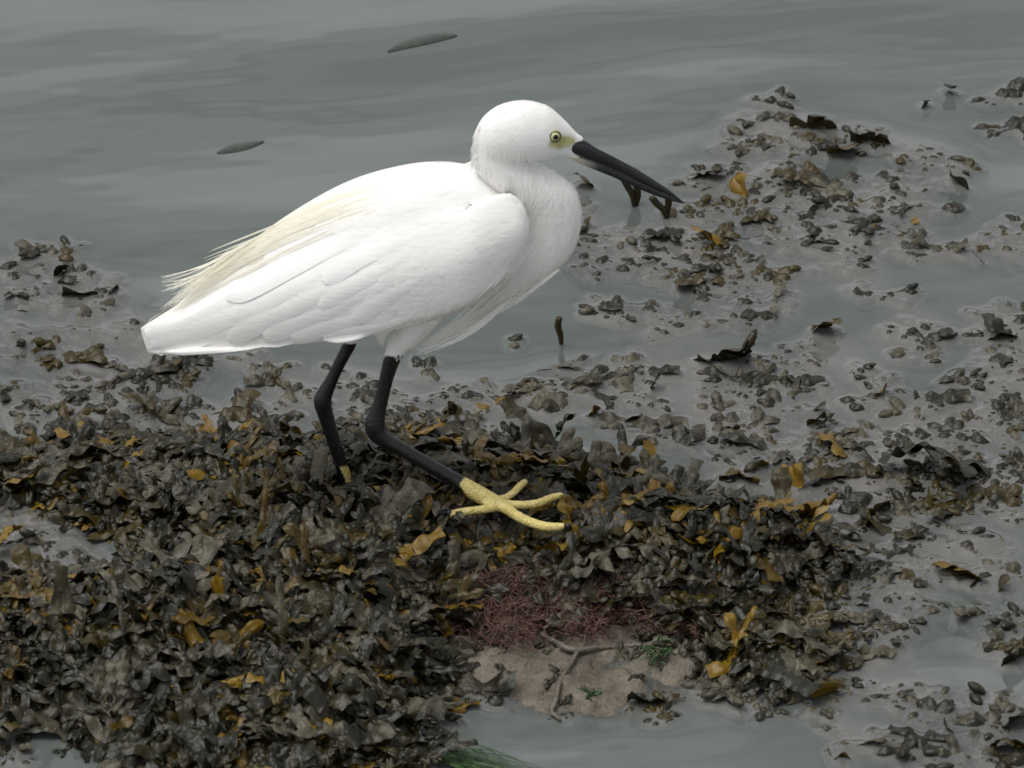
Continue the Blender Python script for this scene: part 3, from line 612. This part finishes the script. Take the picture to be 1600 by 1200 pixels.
def loft(st, n=4, seg=20, y=None, e=2.0):
    """st: list of (Ax,Ay,Bx,By,k[,y])"""
    S = catmull([list(s) + ([] if len(s) > 5 else [y if y is not None else YB]) for s in st], n)
    V = np.vstack([sect((s[0], s[1]), (s[2], s[3]), max(.05, s[4]), s[5], seg, e) for s in S]); return rings(V, len(S), seg)
TOR = [(300, 446, 318, 545, .25), (380, 386, 396, 540, .5), (460, 330, 474, 532, .62), (550, 283, 556, 522, .70), (640, 259, 640, 512, .72),
              (700, 256, 704, 490, .72), (745, 264, 762, 462, .72), (785, 289, 796, 436, .86), (811, 315, 818, 412, .88), (828, 342, 829, 378, .8)]
back = loft(TOR, 5, 28, e=2.5)
torso = loft([(a + (c - a) * .05, b + (d - b) * .05, c - (c - a) * .05, d - (d - b) * .05, k * .95) for a, b, c, d, k in TOR[:-2]], 5, 28)
neckhead = loft([(705, 470, 770, 478, .7), (752, 430, 845, 437, .72), (784, 390, 893, 398, .68), (796, 345, 910, 345, .64), (782, 305, 900, 297, .60), (754, 280, 862, 268, .62),
                 (739, 258, 830, 255, .74), (737, 232, 820, 243, .76), (741, 205, 836, 246, .74), (755, 181, 848, 248, .72), (782, 163, 858, 248, .70),
                 (820, 156, 866, 246, .68), (855, 165, 876, 245, .64), (880, 185, 885, 246, .50), (900, 205, 894, 248, .34), (912, 214, 906, 251, .20)], 4, 26)
tail = loft([(212, 509, 228, 561, .07), (236, 496, 250, 557, .16), (266, 478, 280, 552, .24), (330, 430, 340, 546, .35)], 4, 20)
def legpts(L_, y): return [atY(px, py, y + dy) for px, py, r, dy in L_], [r / 2400 for px, py, r, dy in L_]
nearleg = tube(*legpts([(655, 480, 40, 0), (636, 520, 26, 0), (619, 545, 15.5, 0), (611, 566, 12.5, 0), (604, 590, 11, 0), (597, 620, 10.5, 0), (590, 645, 12.5, 0), (586, 662, 15.5, 0),
    (590, 677, 15, 0), (606, 690, 12.5, 0), (628, 702, 11, 0), (662, 722, 11, 0), (700, 744, 11.5, 0), (728, 760, 12.5, 0), (755, 776, 13.5, 0), (775, 787, 13, 0)], YN), 14, 4)
farleg = tube(*legpts([(575, 490, 30, 0), (552, 520, 14, 0), (545, 540, 10.5, 0), (532, 565, 9.5, 0), (520, 590, 9.5, 0), (509, 612, 12, 0), (504, 627, 14, 0), (508, 645, 12.5, 0),
    (515, 668, 11.5, 0), (523, 695, 10.5, 0), (532, 722, 10, 0), (540, 745, 10, 0), (547, 766, 10, 0)], YF), 14, 4)
def toe(P, rad, z0=.0, dz=None):
    pts = [at(px, py, FZ + (dz[i] if dz else 0) + z0) for i, (px, py) in enumerate(P)]
    C = catmull(np.column_stack([np.array([tuple(p) for p in pts]), rad]), 6)
    C[:, 3] *= 1 + .07 * np.sin(np.arange(len(C)) * 2.1)
    return tube(C[:, :3], list(C[:, 3]), 12, 1)
q = 1 / 2400
toes = [toe([(768, 784), (790, 794), (808, 806), (832, 817), (856, 823), (882, 822)], [10 * q, 9 * q, 8 * q, 7.6 * q, 7.2 * q, 5.6 * q], 0, [.001, 0, 0, 0, 0, .0008]),
        toe([(772, 784), (792, 788), (820, 789), (842, 786), (862, 778), (881, 773)], [9 * q, 7.2 * q, 6.8 * q, 6.8 * q, 6.6 * q, 5.2 * q]),
        toe([(772, 785), (790, 778), (802, 770), (812, 760), (822, 751)], [9 * q, 6.4 * q, 6 * q, 6.2 * q, 5 * q]),
        toe([(782, 789), (760, 795), (735, 798), (716, 801), (701, 804)], [9 * q, 7 * q, 6.6 * q, 6.8 * q, 5.4 * q], 0, [0, .002, .004, .005, .0055])]
hf = lambda px, py: atY(px, py, YF)
a0 = hf(547, 764)
ftoes = [tube([a0, a0 + Vector((.022, -.006, -.006)), a0 + Vector((.045, -.014, -.012))], [.004, .0032, .0024], 10, 4),
         tube([a0, a0 + Vector((.020, .014, -.006)), a0 + Vector((.040, .026, -.012))], [.004, .003, .0022], 10, 4),
         tube([a0, a0 + Vector((-.018, .004, -.006)), a0 + Vector((-.034, .006, -.012))], [.004, .003, .0022], 10, 4)]
V, Q, T = join([torso, neckhead, nearleg, farleg] + toes + ftoes)
bm_ = mesh('body', V, [Q, T]); tmp = bpy.data.objects.new('tmp', bm_); COL.objects.link(tmp)
md = tmp.modifiers.new('r', 'REMESH'); md.mode = 'VOXEL'; md.voxel_size = .00125
md2 = tmp.modifiers.new('s', 'SMOOTH'); md2.factor = .5; md2.iterations = 4
dg = bpy.context.evaluated_depsgraph_get(); me = bpy.data.meshes.new_from_object(tmp.evaluated_get(dg))
bpy.data.objects.remove(tmp); me.name = 'egret_body'
n = len(me.vertices); BV = np.zeros(n * 3, np.float32); me.vertices.foreach_get('co', BV); BV = BV.reshape(-1, 3)
# soften the joins of neck, torso and thighs only
px, py = topx(BV)
NE = len(me.edges); E = np.zeros(NE * 2, np.int32); me.edges.foreach_get('vertices', E); E = E.reshape(-1, 2)
big = ((py < 500) & ~((px > 850) & (py < 262)))
deg = np.bincount(E.ravel(), minlength=n)[:, None]
for _ in range(24):
    S = np.zeros((n, 3)); np.add.at(S, E[:, 0], BV[E[:, 1]]); np.add.at(S, E[:, 1], BV[E[:, 0]]); A = S / np.maximum(deg, 1)
    BV = np.where(big[:, None], BV * .5 + A * .5, BV).astype(np.float32)
# colour of each region, fixed to the bird
Ypl = BV[:, 1]; colr = np.zeros((n, 4), np.float32); colr[:] = (0, 0, 0, 1)     # r leg black, g foot yellow, b lore
nl = (Ypl < YB) & (py > 556); fl = (Ypl >= YB) & (py > 500) & (px < 600)
edge = 557 + 9 * (vn(px * .35, py * .08) - .5) * 2
leg = (((nl & (py > edge)) | (fl & (py > 537) & (Ypl > YB + .008)))).astype(float)
tA = (px - 722) * .87 + (py - 752) * .5; yel = sst((tA + 3 * vn(px * .4, py * .4) + (py - (752 + (px - 722) * .55) ) * -.9 * 0 - np.clip(py - (760 + (px - 722) * .57), 0, 20) * 1.6) / 3)
yel = np.where((py > 738) & (px > 640), yel, 0); yel = np.where((py > 775) & (px > 660), 1, yel); yel = np.where((px > 770) & (py > 740), 1, yel)
ff = fl & (py > 700); yel = np.where(ff & (np.abs(px - (537 + (py - 745) * .4) - 6) > 0) & (px - (531 + (py - 745) * .45) > 6) & (py > 728), 1, yel); yel = np.where(ff & (py > 762), 1, yel)
loreline = (np.hypot((px - 872) / 15, (py - 224) / 9) < 1) | (np.hypot((px - 885) / 14, (py - 220) / 9) < 1)
colr[:, 0] = leg; colr[:, 1] = yel; colr[:, 2] = blurv = loreline.astype(float)
for _ in range(2):
    S = np.zeros(n); np.add.at(S, E[:, 0], colr[E[:, 1], 2]); np.add.at(S, E[:, 1], colr[E[:, 0], 2]); colr[:, 2] = .4 * colr[:, 2] + .6 * S / np.maximum(deg[:, 0], 1)
me.vertices.foreach_set('co', BV.ravel())
A_ = me.attributes.new('region', 'FLOAT_COLOR', 'POINT'); A_.data.foreach_set('color', colr.ravel())
me.polygons.foreach_set('use_smooth', np.ones(len(me.polygons), bool)); me.update()

def mat_plumage(name, region=False):
    m, t, p = newmat(name); l = t.links.new
    g = t.nodes.new('ShaderNodeNewGeometry'); mp = t.nodes.new('ShaderNodeMapping'); mp.inputs['Rotation'].default_value = (0, R(-32), 0); mp.inputs['Scale'].default_value = (18, 90, 110)
    l(g.outputs['Position'], mp.inputs[0])
    n1 = noise(t, 3.2, 5, .62, mp.outputs[0]); n2 = noise(t, 70, 3, .5); n3 = noise(t, 22, 2, .5)
    hgt = math_(t, 'ADD', math_(t, 'MULTIPLY', n1, .55), math_(t, 'ADD', math_(t, 'MULTIPLY', n2, .5), math_(t, 'MULTIPLY', n3, 1.2)))
    white = ramp(t, n3, [(.3, (.80, .79, .765)), (.6, (.85, .845, .83))])
    p.inputs['Roughness'].default_value = .75; p.inputs['Specular IOR Level'].default_value = .2
    p.inputs['Subsurface Weight'].default_value = .0
    b = bump(t, p, hgt, .0016, .4)
    if region:
        at_ = t.nodes.new('ShaderNodeAttribute'); at_.attribute_name = 'region'; s = t.nodes.new('ShaderNodeSeparateColor'); l(at_.outputs['Color'], s.inputs[0])
        sc = t.nodes.new('ShaderNodeTexVoronoi'); sc.inputs['Scale'].default_value = 700; l(g.outputs['Position'], sc.inputs['Vector'])
        blk = ramp(t, noise(t, 260, 4, .65), [(.45, (.005, .005, .006)), (.68, (.010, .010, .011)), (.84, (.05, .047, .042))])
        yl = ramp(t, noise(t, 120, 3, .6), [(.35, (.68, .57, .18)), (.6, (.84, .74, .32))])
        yl = mixc(t, math_(t, 'MULTIPLY', sc.outputs['Distance'], .55, clamp=True), yl, (.62, .44, .12))
        lo = ramp(t, noise(t, 300, 3, .6), [(.4, (.34, .33, .11)), (.6, (.52, .50, .24))])
        c = mixc(t, s.outputs[0], white, blk); c = mixc(t, s.outputs[1], c, yl); c = mixc(t, math_(t, 'MULTIPLY', s.outputs[2], .95), c, lo); l(c, p.inputs['Base Color'])
        sk = math_(t, 'MAXIMUM', s.outputs[0], s.outputs[1])
        l(math_(t, 'ADD', .2, math_(t, 'MULTIPLY', sk, .35)), p.inputs['Specular IOR Level'])
        l(math_(t, 'SUBTRACT', .75, math_(t, 'MULTIPLY', sk, .38)), p.inputs['Roughness'])
        b2 = t.nodes.new('ShaderNodeBump'); b2.inputs['Distance'].default_value = .0007; l(math_(t, 'ADD', s.outputs[1], math_(t, 'MULTIPLY', s.outputs[0], .3), clamp=True), b2.inputs['Strength']); l(sc.outputs['Distance'], b2.inputs['Height']); l(b.outputs[0], b2.inputs['Normal']); l(b2.outputs[0], p.inputs['Normal'])
    else:
        ca = t.nodes.new('ShaderNodeAttribute'); ca.attribute_name = 'cream'; s = t.nodes.new('ShaderNodeSeparateColor'); l(ca.outputs['Color'], s.inputs[0])
        l(mixc(t, math_(t, 'MULTIPLY', s.outputs[0], .75), white, (.82, .79, .69)), p.inputs['Base Color'])
    return m
PLB = mat_plumage('plumage_body', True); PLW = mat_plumage('plumage_wing')
CREAM = plain('cream_plume', (.90, .87, .76), .6); WHITE = plain('white_plume', (.90, .89, .87), .65)
for m_ in (CREAM, WHITE):                     # loose barbs let light through
    t_ = m_.node_tree; p_ = t_.nodes['Principled BSDF']; q_ = t_.nodes.new('ShaderNodeBsdfTranslucent'); q_.inputs[0].default_value = p_.inputs['Base Color'].default_value
    x_ = t_.nodes.new('ShaderNodeMixShader'); x_.inputs[0].default_value = .3; t_.links.new(p_.outputs[0], x_.inputs[1]); t_.links.new(q_.outputs[0], x_.inputs[2]); t_.links.new(x_.outputs[0], t_.nodes['Material Output'].inputs['Surface'])
egret = bpy.data.objects.new('little_egret', None); COL.objects.link(egret); egret.location = (foot.x, YB, FZ)
tag(egret, 'white little egret with black bill and yellow feet stepping over the weed', 'bird')
def bpart(name, me_, mat, parent=None):
    o = link(name, me_, mat); o.parent = parent or egret; o.matrix_parent_inverse = Matrix.Translation(-egret.location); return o
def spart(name, me_, mat, parent):           # sub-part: its parent sits at the bird's frame already
    o = link(name, me_, mat); o.parent = parent; return o
body = bpart('body', me, PLB)

# wings
def wing(y0, sg):
    W = [(830, 342, 830, 372, .5, y0 + sg * .026), (817, 319, 813, 402, .3, y0 + sg * .032), (788, 306, 782, 445, .26, y0 + sg * .034), (745, 324, 742, 474, .2, y0 + sg * .041), (705, 344, 704, 494, .18, y0 + sg * .044), (620, 360, 616, 522, .17, y0 + sg * .044),
         (530, 385, 532, 536, .16, y0 + sg * .040), (440, 420, 440, 546, .15, y0 + sg * .034), (355, 454, 358, 551, .14, y0 + sg * .026), (280, 488, 292, 554, .13, y0 + sg * .011), (228, 516, 236, 560, .07, y0 + sg * .003)]
    if sg > 0:      # the far wing mirrors the near one in the plane of the bird
        V, Q, T = wing_near; V = V.copy(); V[:, 1] = 2 * y0 - V[:, 1]; return V, Q[:, ::-1], T[:, ::-1]
    V, Q, T = loft(W, 6, 28, e=1.9); V = V.copy(); th = np.linspace(0, 2 * math.pi, 28, endpoint=False)
    u = np.tile(np.maximum(0, np.cos(th)), (len(V) - 2) // 28); off = y0 - V[:-2, 1]; V[:-2, 1] += .32 * off * u ** 2; return V, Q, T
wing_near = wing(YB, -1); wing_far = wing(YB, 1)
def voxel(parts, size, smooth):
    V, Q, T = join(parts); t_ = bpy.data.objects.new('tmp', mesh('tmp', V, [Q, T])); COL.objects.link(t_)
    m_ = t_.modifiers.new('r', 'REMESH'); m_.mode = 'VOXEL'; m_.voxel_size = size; m_ = t_.modifiers.new('s', 'SMOOTH'); m_.factor = .5; m_.iterations = smooth
    me_ = bpy.data.meshes.new_from_object(t_.evaluated_get(bpy.context.evaluated_depsgraph_get())); bpy.data.objects.remove(t_)
    v = np.zeros(len(me_.vertices) * 3, np.float32); me_.vertices.foreach_get('co', v); f = np.zeros(len(me_.loops), np.int32); me_.loops.foreach_get('vertex_index', f)
    assert len(me_.loops) == 4 * len(me_.polygons); bpy.data.meshes.remove(me_); return v.reshape(-1, 3), f.reshape(-1, 4)
SV, SQ = voxel([back, tail, wing_near, wing_far], .0016, 55)
# cream wash of the back feathers, and each half to its own wing
sx, sy = topx(SV); rid = np.interp(sx, [215, 260, 310, 360, 380, 460, 550, 640, 700], [512, 474, 430, 392, 383, 332, 287, 264, 256])
crm = sst((640 - sx) / 170) * sst((sx - 215) / 30) * sst((68 - (sy - rid)) / 34) * (.55 + .45 * vn(sx * .02 + sy * .11, sy * .2 - sx * .13))
def half(sel):
    f = SQ[sel]; used = np.unique(f); mp_ = np.zeros(len(SV), int); mp_[used] = np.arange(len(used)); a = np.zeros((len(used), 4)); a[:, 0] = crm[used]; a[:, 3] = 1
    return mesh('wing', SV[used], mp_[f], True, {'cream': a})
cy_ = SV[SQ].mean(1)[:, 1]
nw = bpart('wing', half(cy_ < YB), PLW); fw = bpart('wing', half(cy_ >= YB), PLW)
def bvh(*ms):
    V, Q, T = join(ms); return BVHTree.FromPolygons([tuple(v) for v in V], [tuple(f) for f in Q] + [tuple(f) for f in T])
Fq = np.zeros(len(me.loops), np.int32); me.loops.foreach_get('vertex_index', Fq)
bpoly = [tuple(p.vertices) for p in me.polygons]
bodyT = BVHTree.FromPolygons([tuple(v) for v in BV], bpoly); wingT = bvh((SV, SQ, np.zeros((0, 3), int))); torsoT = wingT
def hit(px, py, wing_=True, body_=True):
    d = ray(px, py); best = None
    for T_, u in ((wingT, wing_), (torsoT if body_ == 2 else bodyT, body_)):
        if u:
            l_, nn, i_, ds = T_.ray_cast(CAM, d)
            if l_ is not None and (best is None or ds < best[2]): best = (l_, nn if nn.dot(d) < 0 else -nn, ds)
    return best
# flight feathers and tertials, draped on the wing: path (px), half width px, lift
def feather(path, wpx, lift, parent, mat=PLW, wf=None, n=5, yfall=None, cols=7, far=False):
    C = catmull(path, n); m = len(C); tan = np.gradient(C, axis=0); tan /= np.linalg.norm(tan, axis=1)[:, None]; V = []
    last = None
    for i, (c, t_) in enumerate(zip(C, tan)):
        s = i / (m - 1); wv = (wf(s) if wf else (.55 + .45 * s) * math.sqrt(max(0, 1 - max(0, (s - .86) / .15) ** 2))) * wpx
        for k in range(cols):
            cc = -1 + 2 * k / (cols - 1); x, y = c[0] - t_[1] * cc * wv, c[1] + t_[0] * cc * wv
            hh = hit(x, y, True, 2)
            if hh: P = hh[0] - ray(x, y) * (lift * (-.05 + .75 * s) + .0004 * (1 - cc * cc)); last = P.y
            else: P = atY(x, y, yfall if yfall is not None else (last if last is not None else YB - .015))
            V.append(tuple(P))
    V = np.array(V); G_ = V.reshape(m, cols, 3)
    for _ in range(3):
        H_ = G_.copy(); H_[1:-1] = (G_[:-2] + 2 * G_[1:-1] + G_[2:]) / 4; G_[:, :, 1] = H_[:, :, 1]
    V = G_.reshape(-1, 3); i = np.arange(m - 1)[:, None] * cols; j = np.arange(cols - 1)[None]
    Q_ = np.stack([i + j, i + cols + j, i + cols + 1 + j, i + 1 + j], -1).reshape(-1, 4)
    lo = V.copy(); lo[:, 1] += .0004; Qa = np.vstack([Q_, Q_[:, ::-1] + len(V)]); V = np.vstack([V, lo])
    spart('feather', mesh('feather', V, Qa), mat, nw)
    V2 = V.copy(); V2[:, 1] = 2 * YB - V2[:, 1]; spart('feather', mesh('feather', V2, Qa[:, ::-1]), mat, fw)
FE = [
      ([(570, 502), (480, 526), (360, 543), (236, 550)], 9, .0014), ([(560, 460), (430, 500), (320, 528), (234, 544)], 13, .0018),
      ([(690, 470), (620, 505), (560, 520), (505, 528)], 12, .0012), ([(660, 450), (580, 490), (510, 514), (455, 528)], 14, .0016),
      ([(620, 430), (540, 475), (470, 506), (412, 527)], 15, .0020), ([(580, 415), (500, 460), (420, 500), (356, 531)], 17, .0024),
      ([(560, 395), (470, 440), (390, 480), (300, 515), (236, 538)], 22, .0030), ([(540, 375), (450, 415), (370, 455), (290, 500), (228, 524)], 21, .0036),
      ([(620, 345), (540, 375), (460, 415), (400, 445), (352, 463)], 20, .0034),
      ([(700, 400), (650, 440), (600, 470), (550, 500)], 15, .0012),
      ([(660, 385), (600, 420), (545, 450), (500, 480)], 16, .0014), ([(690, 350), (620, 380), (560, 405), (505, 440)], 17, .0016)]
for p_, w_, lf in FE: feather(p_, w_, lf, nw)
# soft covert feathers, too fine to tell apart: one part for each wing
cov = []
rc = np.random.default_rng(9)
for row in range(16):
    for k in range(15):
        s = (k + .5 * (row % 2)) / 15; px0 = 815 - row * 24 + rc.normal(0, 3); top = 296 + max(0, (705 - px0)) * .27 + max(0, px0 - 760) * .3; bot = 520 - max(0, px0 - 640) * .62
        py0 = top + (bot - top) * s + rc.normal(0, 3); ln = 34 + row * 1.0; an = R(152 - 26 * s) + rc.normal(0, .06)
        pts = []
        ok = True; G_ = []
        for i in range(6):
            u = i / 5; wv = 11.5 * (.6 + .4 * u) * math.sqrt(max(0.0, 1 - max(0, (u - .6) / .41) ** 2))
            for cc in (-1, -.5, 0, .5, 1):
                x = px0 + math.cos(an) * ln * u - math.sin(an) * cc * wv * -1; y = py0 + math.sin(an) * ln * u + math.cos(an) * cc * wv * -1
                hh = hit(x, y, True, False)
                if not hh: ok = False; break
                G_.append(tuple(hh[0] + hh[1] * (.0001 + .00024 * u + .00010 * (1 - cc * cc))))
            if not ok: break
        if not ok: continue
        i = np.arange(5)[:, None] * 5; j = np.arange(4)[None]
        cov.append((np.array(G_), np.stack([i + j, i + 5 + j, i + 6 + j, i + 1 + j], -1).reshape(-1, 4), np.zeros((0, 3), int)))
cV, cQ, cT = join(cov)
tag(spart('coverts', mesh('coverts', cV, cQ), PLW, nw), kind='stuff')
cV2 = cV.copy(); cV2[:, 1] = 2 * YB - cV2[:, 1]; tag(spart('coverts', mesh('coverts', cV2, cQ[:, ::-1]), PLW, fw), kind='stuff')

# plumes: long loose strands
def strand_part(name, paths, mat, r0=.00028, parent=None, nrm=(0, -.7, .7)):
    parts = []
    for P in paths:
        C = catmull([tuple(p) for p in P], 2); m = len(C); T = np.gradient(C, axis=0); sd_ = np.cross(T, nrm); sd_ /= np.linalg.norm(sd_, axis=1)[:, None] + 1e-9
        w_ = (r0 * (1 - .8 * np.linspace(0, 1, m) ** 2))[:, None]; V = np.stack([C - sd_ * w_, C + sd_ * w_], 1).reshape(-1, 3); i = np.arange(m - 1) * 2
        parts.append((V, np.stack([i, i + 1, i + 3, i + 2], -1), np.zeros((0, 3), int)))
    V, Q, T = join(parts); return tag(bpart(name, mesh(name, V, Q), mat, parent), kind='stuff')
rp = np.random.default_rng(12)
P1 = []
for _ in range(150):                         # back aigrettes
    u = rp.random(); x0 = 400 + 260 * rp.random() ** 1.3; b0 = np.interp(x0, [380, 460, 550, 640], [383, 332, 287, 264]); y0 = b0 + 4 + u * 50
    x1 = rp.uniform(248, 400); b1 = np.interp(x1, [215, 260, 310, 360, 420], [512, 474, 430, 392, 352]); y1 = b1 + rp.uniform(-3, 34) * (.4 + .6 * u) 
    P = []
    for i in range(8):
        s = i / 7; x = x0 + (x1 - x0) * s; y = y0 + (y1 - y0) * s - 14 * math.sin(math.pi * s) * (1 - .5 * u) ; bb = np.interp(x, [215, 260, 310, 360, 380, 460, 550, 640], [512, 474, 430, 392, 383, 332, 287, 264]); y = max(y, bb + 1)
        hh = hit(x, y)
        if hh: lp = hh[0] - ray(x, y) * (-.0003 + .0022 * s); ylast = lp.y; P.append(lp)
        else: P.append(atY(x, y, P[-1].y if P else YB))
    P1.append(P)
for _ in range(34):                          # loose ends off the back
    x0, y0 = rp.uniform(330, 400), 0; y0 = np.interp(x0, [310, 360, 420], [430, 392, 352]) + 4; x1 = rp.uniform(250, 300); y1 = rp.uniform(430, 462) - (x0 - 330) * .05
    yy = YB + rp.uniform(-.01, .012)
    P1.append([atY(x0 + (x1 - x0) * s, y0 + (y1 - y0) * s + 7 * math.sin(3.1 * s) + rp.normal(0, .7), yy) for s in np.linspace(0, 1, 7)])
for k in range(9):
    a_, b_ = rp.uniform(375, 440), rp.uniform(316, 360); ya = np.interp(a_, [360, 420, 460], [394, 354, 334]); P1.append([atY(a_ + (b_ - a_) * s, ya + (b_ - a_) * -.40 * s + 3, YB) for s in np.linspace(0, 1, 5)])
strand_part('back_plumes', P1, CREAM, .00030)
P2 = []
for _ in range(210):                         # breast plumes
    a = rp.random(); x0 = rp.uniform(790, 875); y0 = np.interp(x0, [790, 875], [452, 425]) - 55 * rp.random() ** 1.4
    f_ = rp.random(); x1 = 640 + 120 * rp.random() ** 1.3 + (0 if f_ < .6 else 60); y1 = 556 - (x1 - 640) * .55 + rp.uniform(-12, 5)
    P = []; yb = None
    for i in range(9):
        s = i / 8; x = x0 + (x1 - x0) * s; y = y0 + (y1 - y0) * s + 13 * math.sin(math.pi * s)
        hh = hit(x, y)
        if hh and s < .55: lp = hh[0] - ray(x, y) * (-.0004 + .004 * s); P.append(lp)
        else: yb = P[-1].y if P else YB - .02; P.append(atY(x, y, yb + (YB - .012 - yb) * .25))
    P2.append(P)
for k in range(16):
    x1, y1 = 636 + rp.uniform(0, 70), 0; y1 = 556 - (x1 - 640) * .25 + rp.uniform(-4, 4)
    P2.append([atY(800 + (x1 - 800) * s, 465 + (y1 - 465) * s + 10 * math.sin(3.14 * s), YB - .02) for s in np.linspace(0, 1, 8)])
strand_part('breast_plumes', P2, WHITE, .00028, nrm=(0, -.9, .4))
P3 = []
for _ in range(60):                         # fuzz at the nape
    y0 = rp.uniform(196, 252); x0 = np.interp(y0, [180, 205, 232, 258], [756, 742, 738, 739]) + rp.uniform(1, 7) ; hh = hit(x0, y0)
    if not hh: continue
    L_ = rp.uniform(10, 20); dx = -rp.uniform(.1, .35); P3.append([atY(x0 + dx * L_ * s - 1.5 * s, y0 + L_ * s, hh[0].y - .0012 * math.sin(3 * s) - .001) for s in (0, .35, .7, 1)])
strand_part('nape_plumes', P3, WHITE, .0003, nrm=(0, -1, .1))

# short down over head, neck and breast, combed along the body
dn = []
white = np.where((py < 470) & (py > 150) & ~((px > 838 + 14 * (vn(px * 3, py * 3) - .5) * 2) & (py < 262)) & (px > 690) & (colr[:, 2] < .05))[0]
NR = np.zeros(n * 3, np.float32); me.vertices.foreach_get('normal', NR); NR = NR.reshape(-1, 3)
for k in rp.choice(white, 3600):
    nn = Vector(NR[k]); a_, b_ = px[k], py[k]
    d_ = Vector((-.75, 0, -.45)) if b_ < 215 else (Vector((-.25, 0, -1)) if b_ < 300 else Vector((-.55, 0, -.8)))
    d_ = d_ + Vector(rp.normal(0, .12, 3)); d_ = (d_ - nn * d_.dot(nn)); 
    if d_.length < .2: continue
    d_.normalize(); L_ = rp.uniform(.005, .010) * (.45 if b_ < 230 else 1); p0 = Vector(BV[k]) - nn * .0002; lf = rp.uniform(.0002, .0007) * (.5 if b_ < 230 else 1)
    parts_ = [np.array(p0 + d_ * L_ * s_ + nn * (lf * s_ ** .7)) for s_ in (0, .5, 1)]; w_ = np.array(nn.cross(d_).normalized()) * .00032
    V_ = np.array([parts_[0] - w_, parts_[0] + w_, parts_[1] - w_, parts_[1] + w_, parts_[2] - w_ * .1, parts_[2] + w_ * .1])
    dn.append((V_, np.array([[0, 1, 3, 2], [2, 3, 5, 4]]), np.zeros((0, 3), int)))
V, Q, T = join(dn); tag(bpart('down', mesh('down', V, Q), WHITE), kind='stuff')
# bill
BILL = plain('bill_horn', (.006, .006, .008), .24, 60, .0008, (.020, .020, .024))
def bill_loft(st): return loft(st, 5, 20)
up = bill_loft([(880, 217, 876, 231, .9), (893, 215, 886, 237, .80), (905, 216, 898, 242, .68), (917, 221, 910, 247, .58), (932, 231, 926, 252, .52), (963, 247, 957, 264, .5), (995, 264, 990, 279, .5), (1022, 281, 1018, 293, .5), (1047, 298, 1044, 305, .5), (1070, 317.5, 1069, 318.5, .5)])
lw = bill_loft([(882, 234, 879, 241, .9), (895, 239, 890, 247, .70), (909, 246, 903, 254, .56), (926, 252, 921, 262, .5), (957, 264, 951, 274, .48), (990, 279, 983, 288, .48), (1018, 292, 1012, 301, .46), (1043, 305, 1040, 311, .46), (1067, 317, 1066, 318, .4)])
ub = bpart('bill', mesh('bill', up[0], list(up[1:])), BILL)
def mat_lower():
    m, t, p = newmat('lower_bill'); g = t.nodes.new('ShaderNodeNewGeometry'); s = t.nodes.new('ShaderNodeSeparateXYZ'); t.links.new(g.outputs['Position'], s.inputs[0])
    a = atY(893, 245, YB).x; b_ = atY(945, 268, YB).x; r = t.nodes.new('ShaderNodeMapRange'); t.links.new(s.outputs[0], r.inputs[0]); r.inputs[1].default_value = a; r.inputs[2].default_value = b_
    t.links.new(ramp(t, r.outputs[0], [(0, (.50, .47, .36)), (.35, (.34, .32, .27)), (.8, (.03, .03, .032)), (1, (.014, .014, .016))]), p.inputs['Base Color']); p.inputs['Roughness'].default_value = .35; return m
spart('lower_mandible', mesh('lower_mandible', lw[0], list(lw[1:])), mat_lower(), ub)
# eyes
def disc(c, nrm, r, dome, mat, name, parent, seg=24, inner=0.0):
    q_ = nrm.to_track_quat('Z', 'Y'); V = []; m = 6
    for i in range(m):
        s = 1 - i / (m - 1) * (1 - inner); a = np.linspace(0, 2 * math.pi, seg, endpoint=False)
        for t_ in a: V.append(tuple(c + q_ @ Vector((math.cos(t_) * r * s, math.sin(t_) * r * s, dome * (1 - s * s)))))
    V, Q, T = rings(np.array(V), m, seg, True); return bpart(name, mesh(name, V, [Q, T]), mat, None if parent is None else None) if parent is None else spart(name, mesh(name, V, [Q, T]), mat, parent)
IRIS = plain('iris', (.60, .57, .32), .15); PUP = plain('pupil', (.004, .004, .004), .06); RIM = plain('eye_rim', (.03, .03, .022), .4); SKIN = plain('eye_skin', (.45, .42, .16), .5)
hh = hit(867, 213, False); c0, n0_ = hh[0], hh[1]; n0_ = (n0_ + Vector((0, -1.2, 0))).normalized()
for mir in (0, 1):
    c1, n1_ = (c0.copy(), n0_.copy())
    if mir: c1.y = 2 * YB - c1.y; n1_.y = -n1_.y
    e0 = disc(c1 + n1_ * .0003, n1_, .0042, .0007, SKIN, 'eye', None)
    disc(c1 + n1_ * .0007, n1_, .0037, .0007, RIM, 'eye_rim', e0); disc(c1 + n1_ * .0010, n1_, .0029, .0009, IRIS, 'iris', e0); disc(c1 + n1_ * .0019, n1_, .0017, .0004, PUP, 'pupil', e0)
# claws
def claw(P, r):
    V, Q, T = tube(P, r, 8, 4); bpart('claw', mesh('claw', V, [Q, T]), BILL)
cl = lambda pts: [at(x, y, FZ + z) for x, y, z in pts]
claw(cl([(704, 803, .0062), (697, 799, .007), (689, 802, .0065), (682, 810, .003)]), [.0018, .0022, .0015, .0003])
claw(cl([(879, 773, .0), (885, 771, .001), (890, 775, -.001)]), [.0016, .0016, .0003])
claw(cl([(822, 751, .0), (826, 746, .001), (830, 747, -.001)]), [.0016, .0015, .0003])
claw(cl([(881, 822, .0), (888, 822, .001), (893, 827, -.001)]), [.0016, .0016, .0003])
print('tris', sum(len(o.data.loops) - 2 * len(o.data.polygons) for o in bpy.data.objects if o.type == 'MESH'))
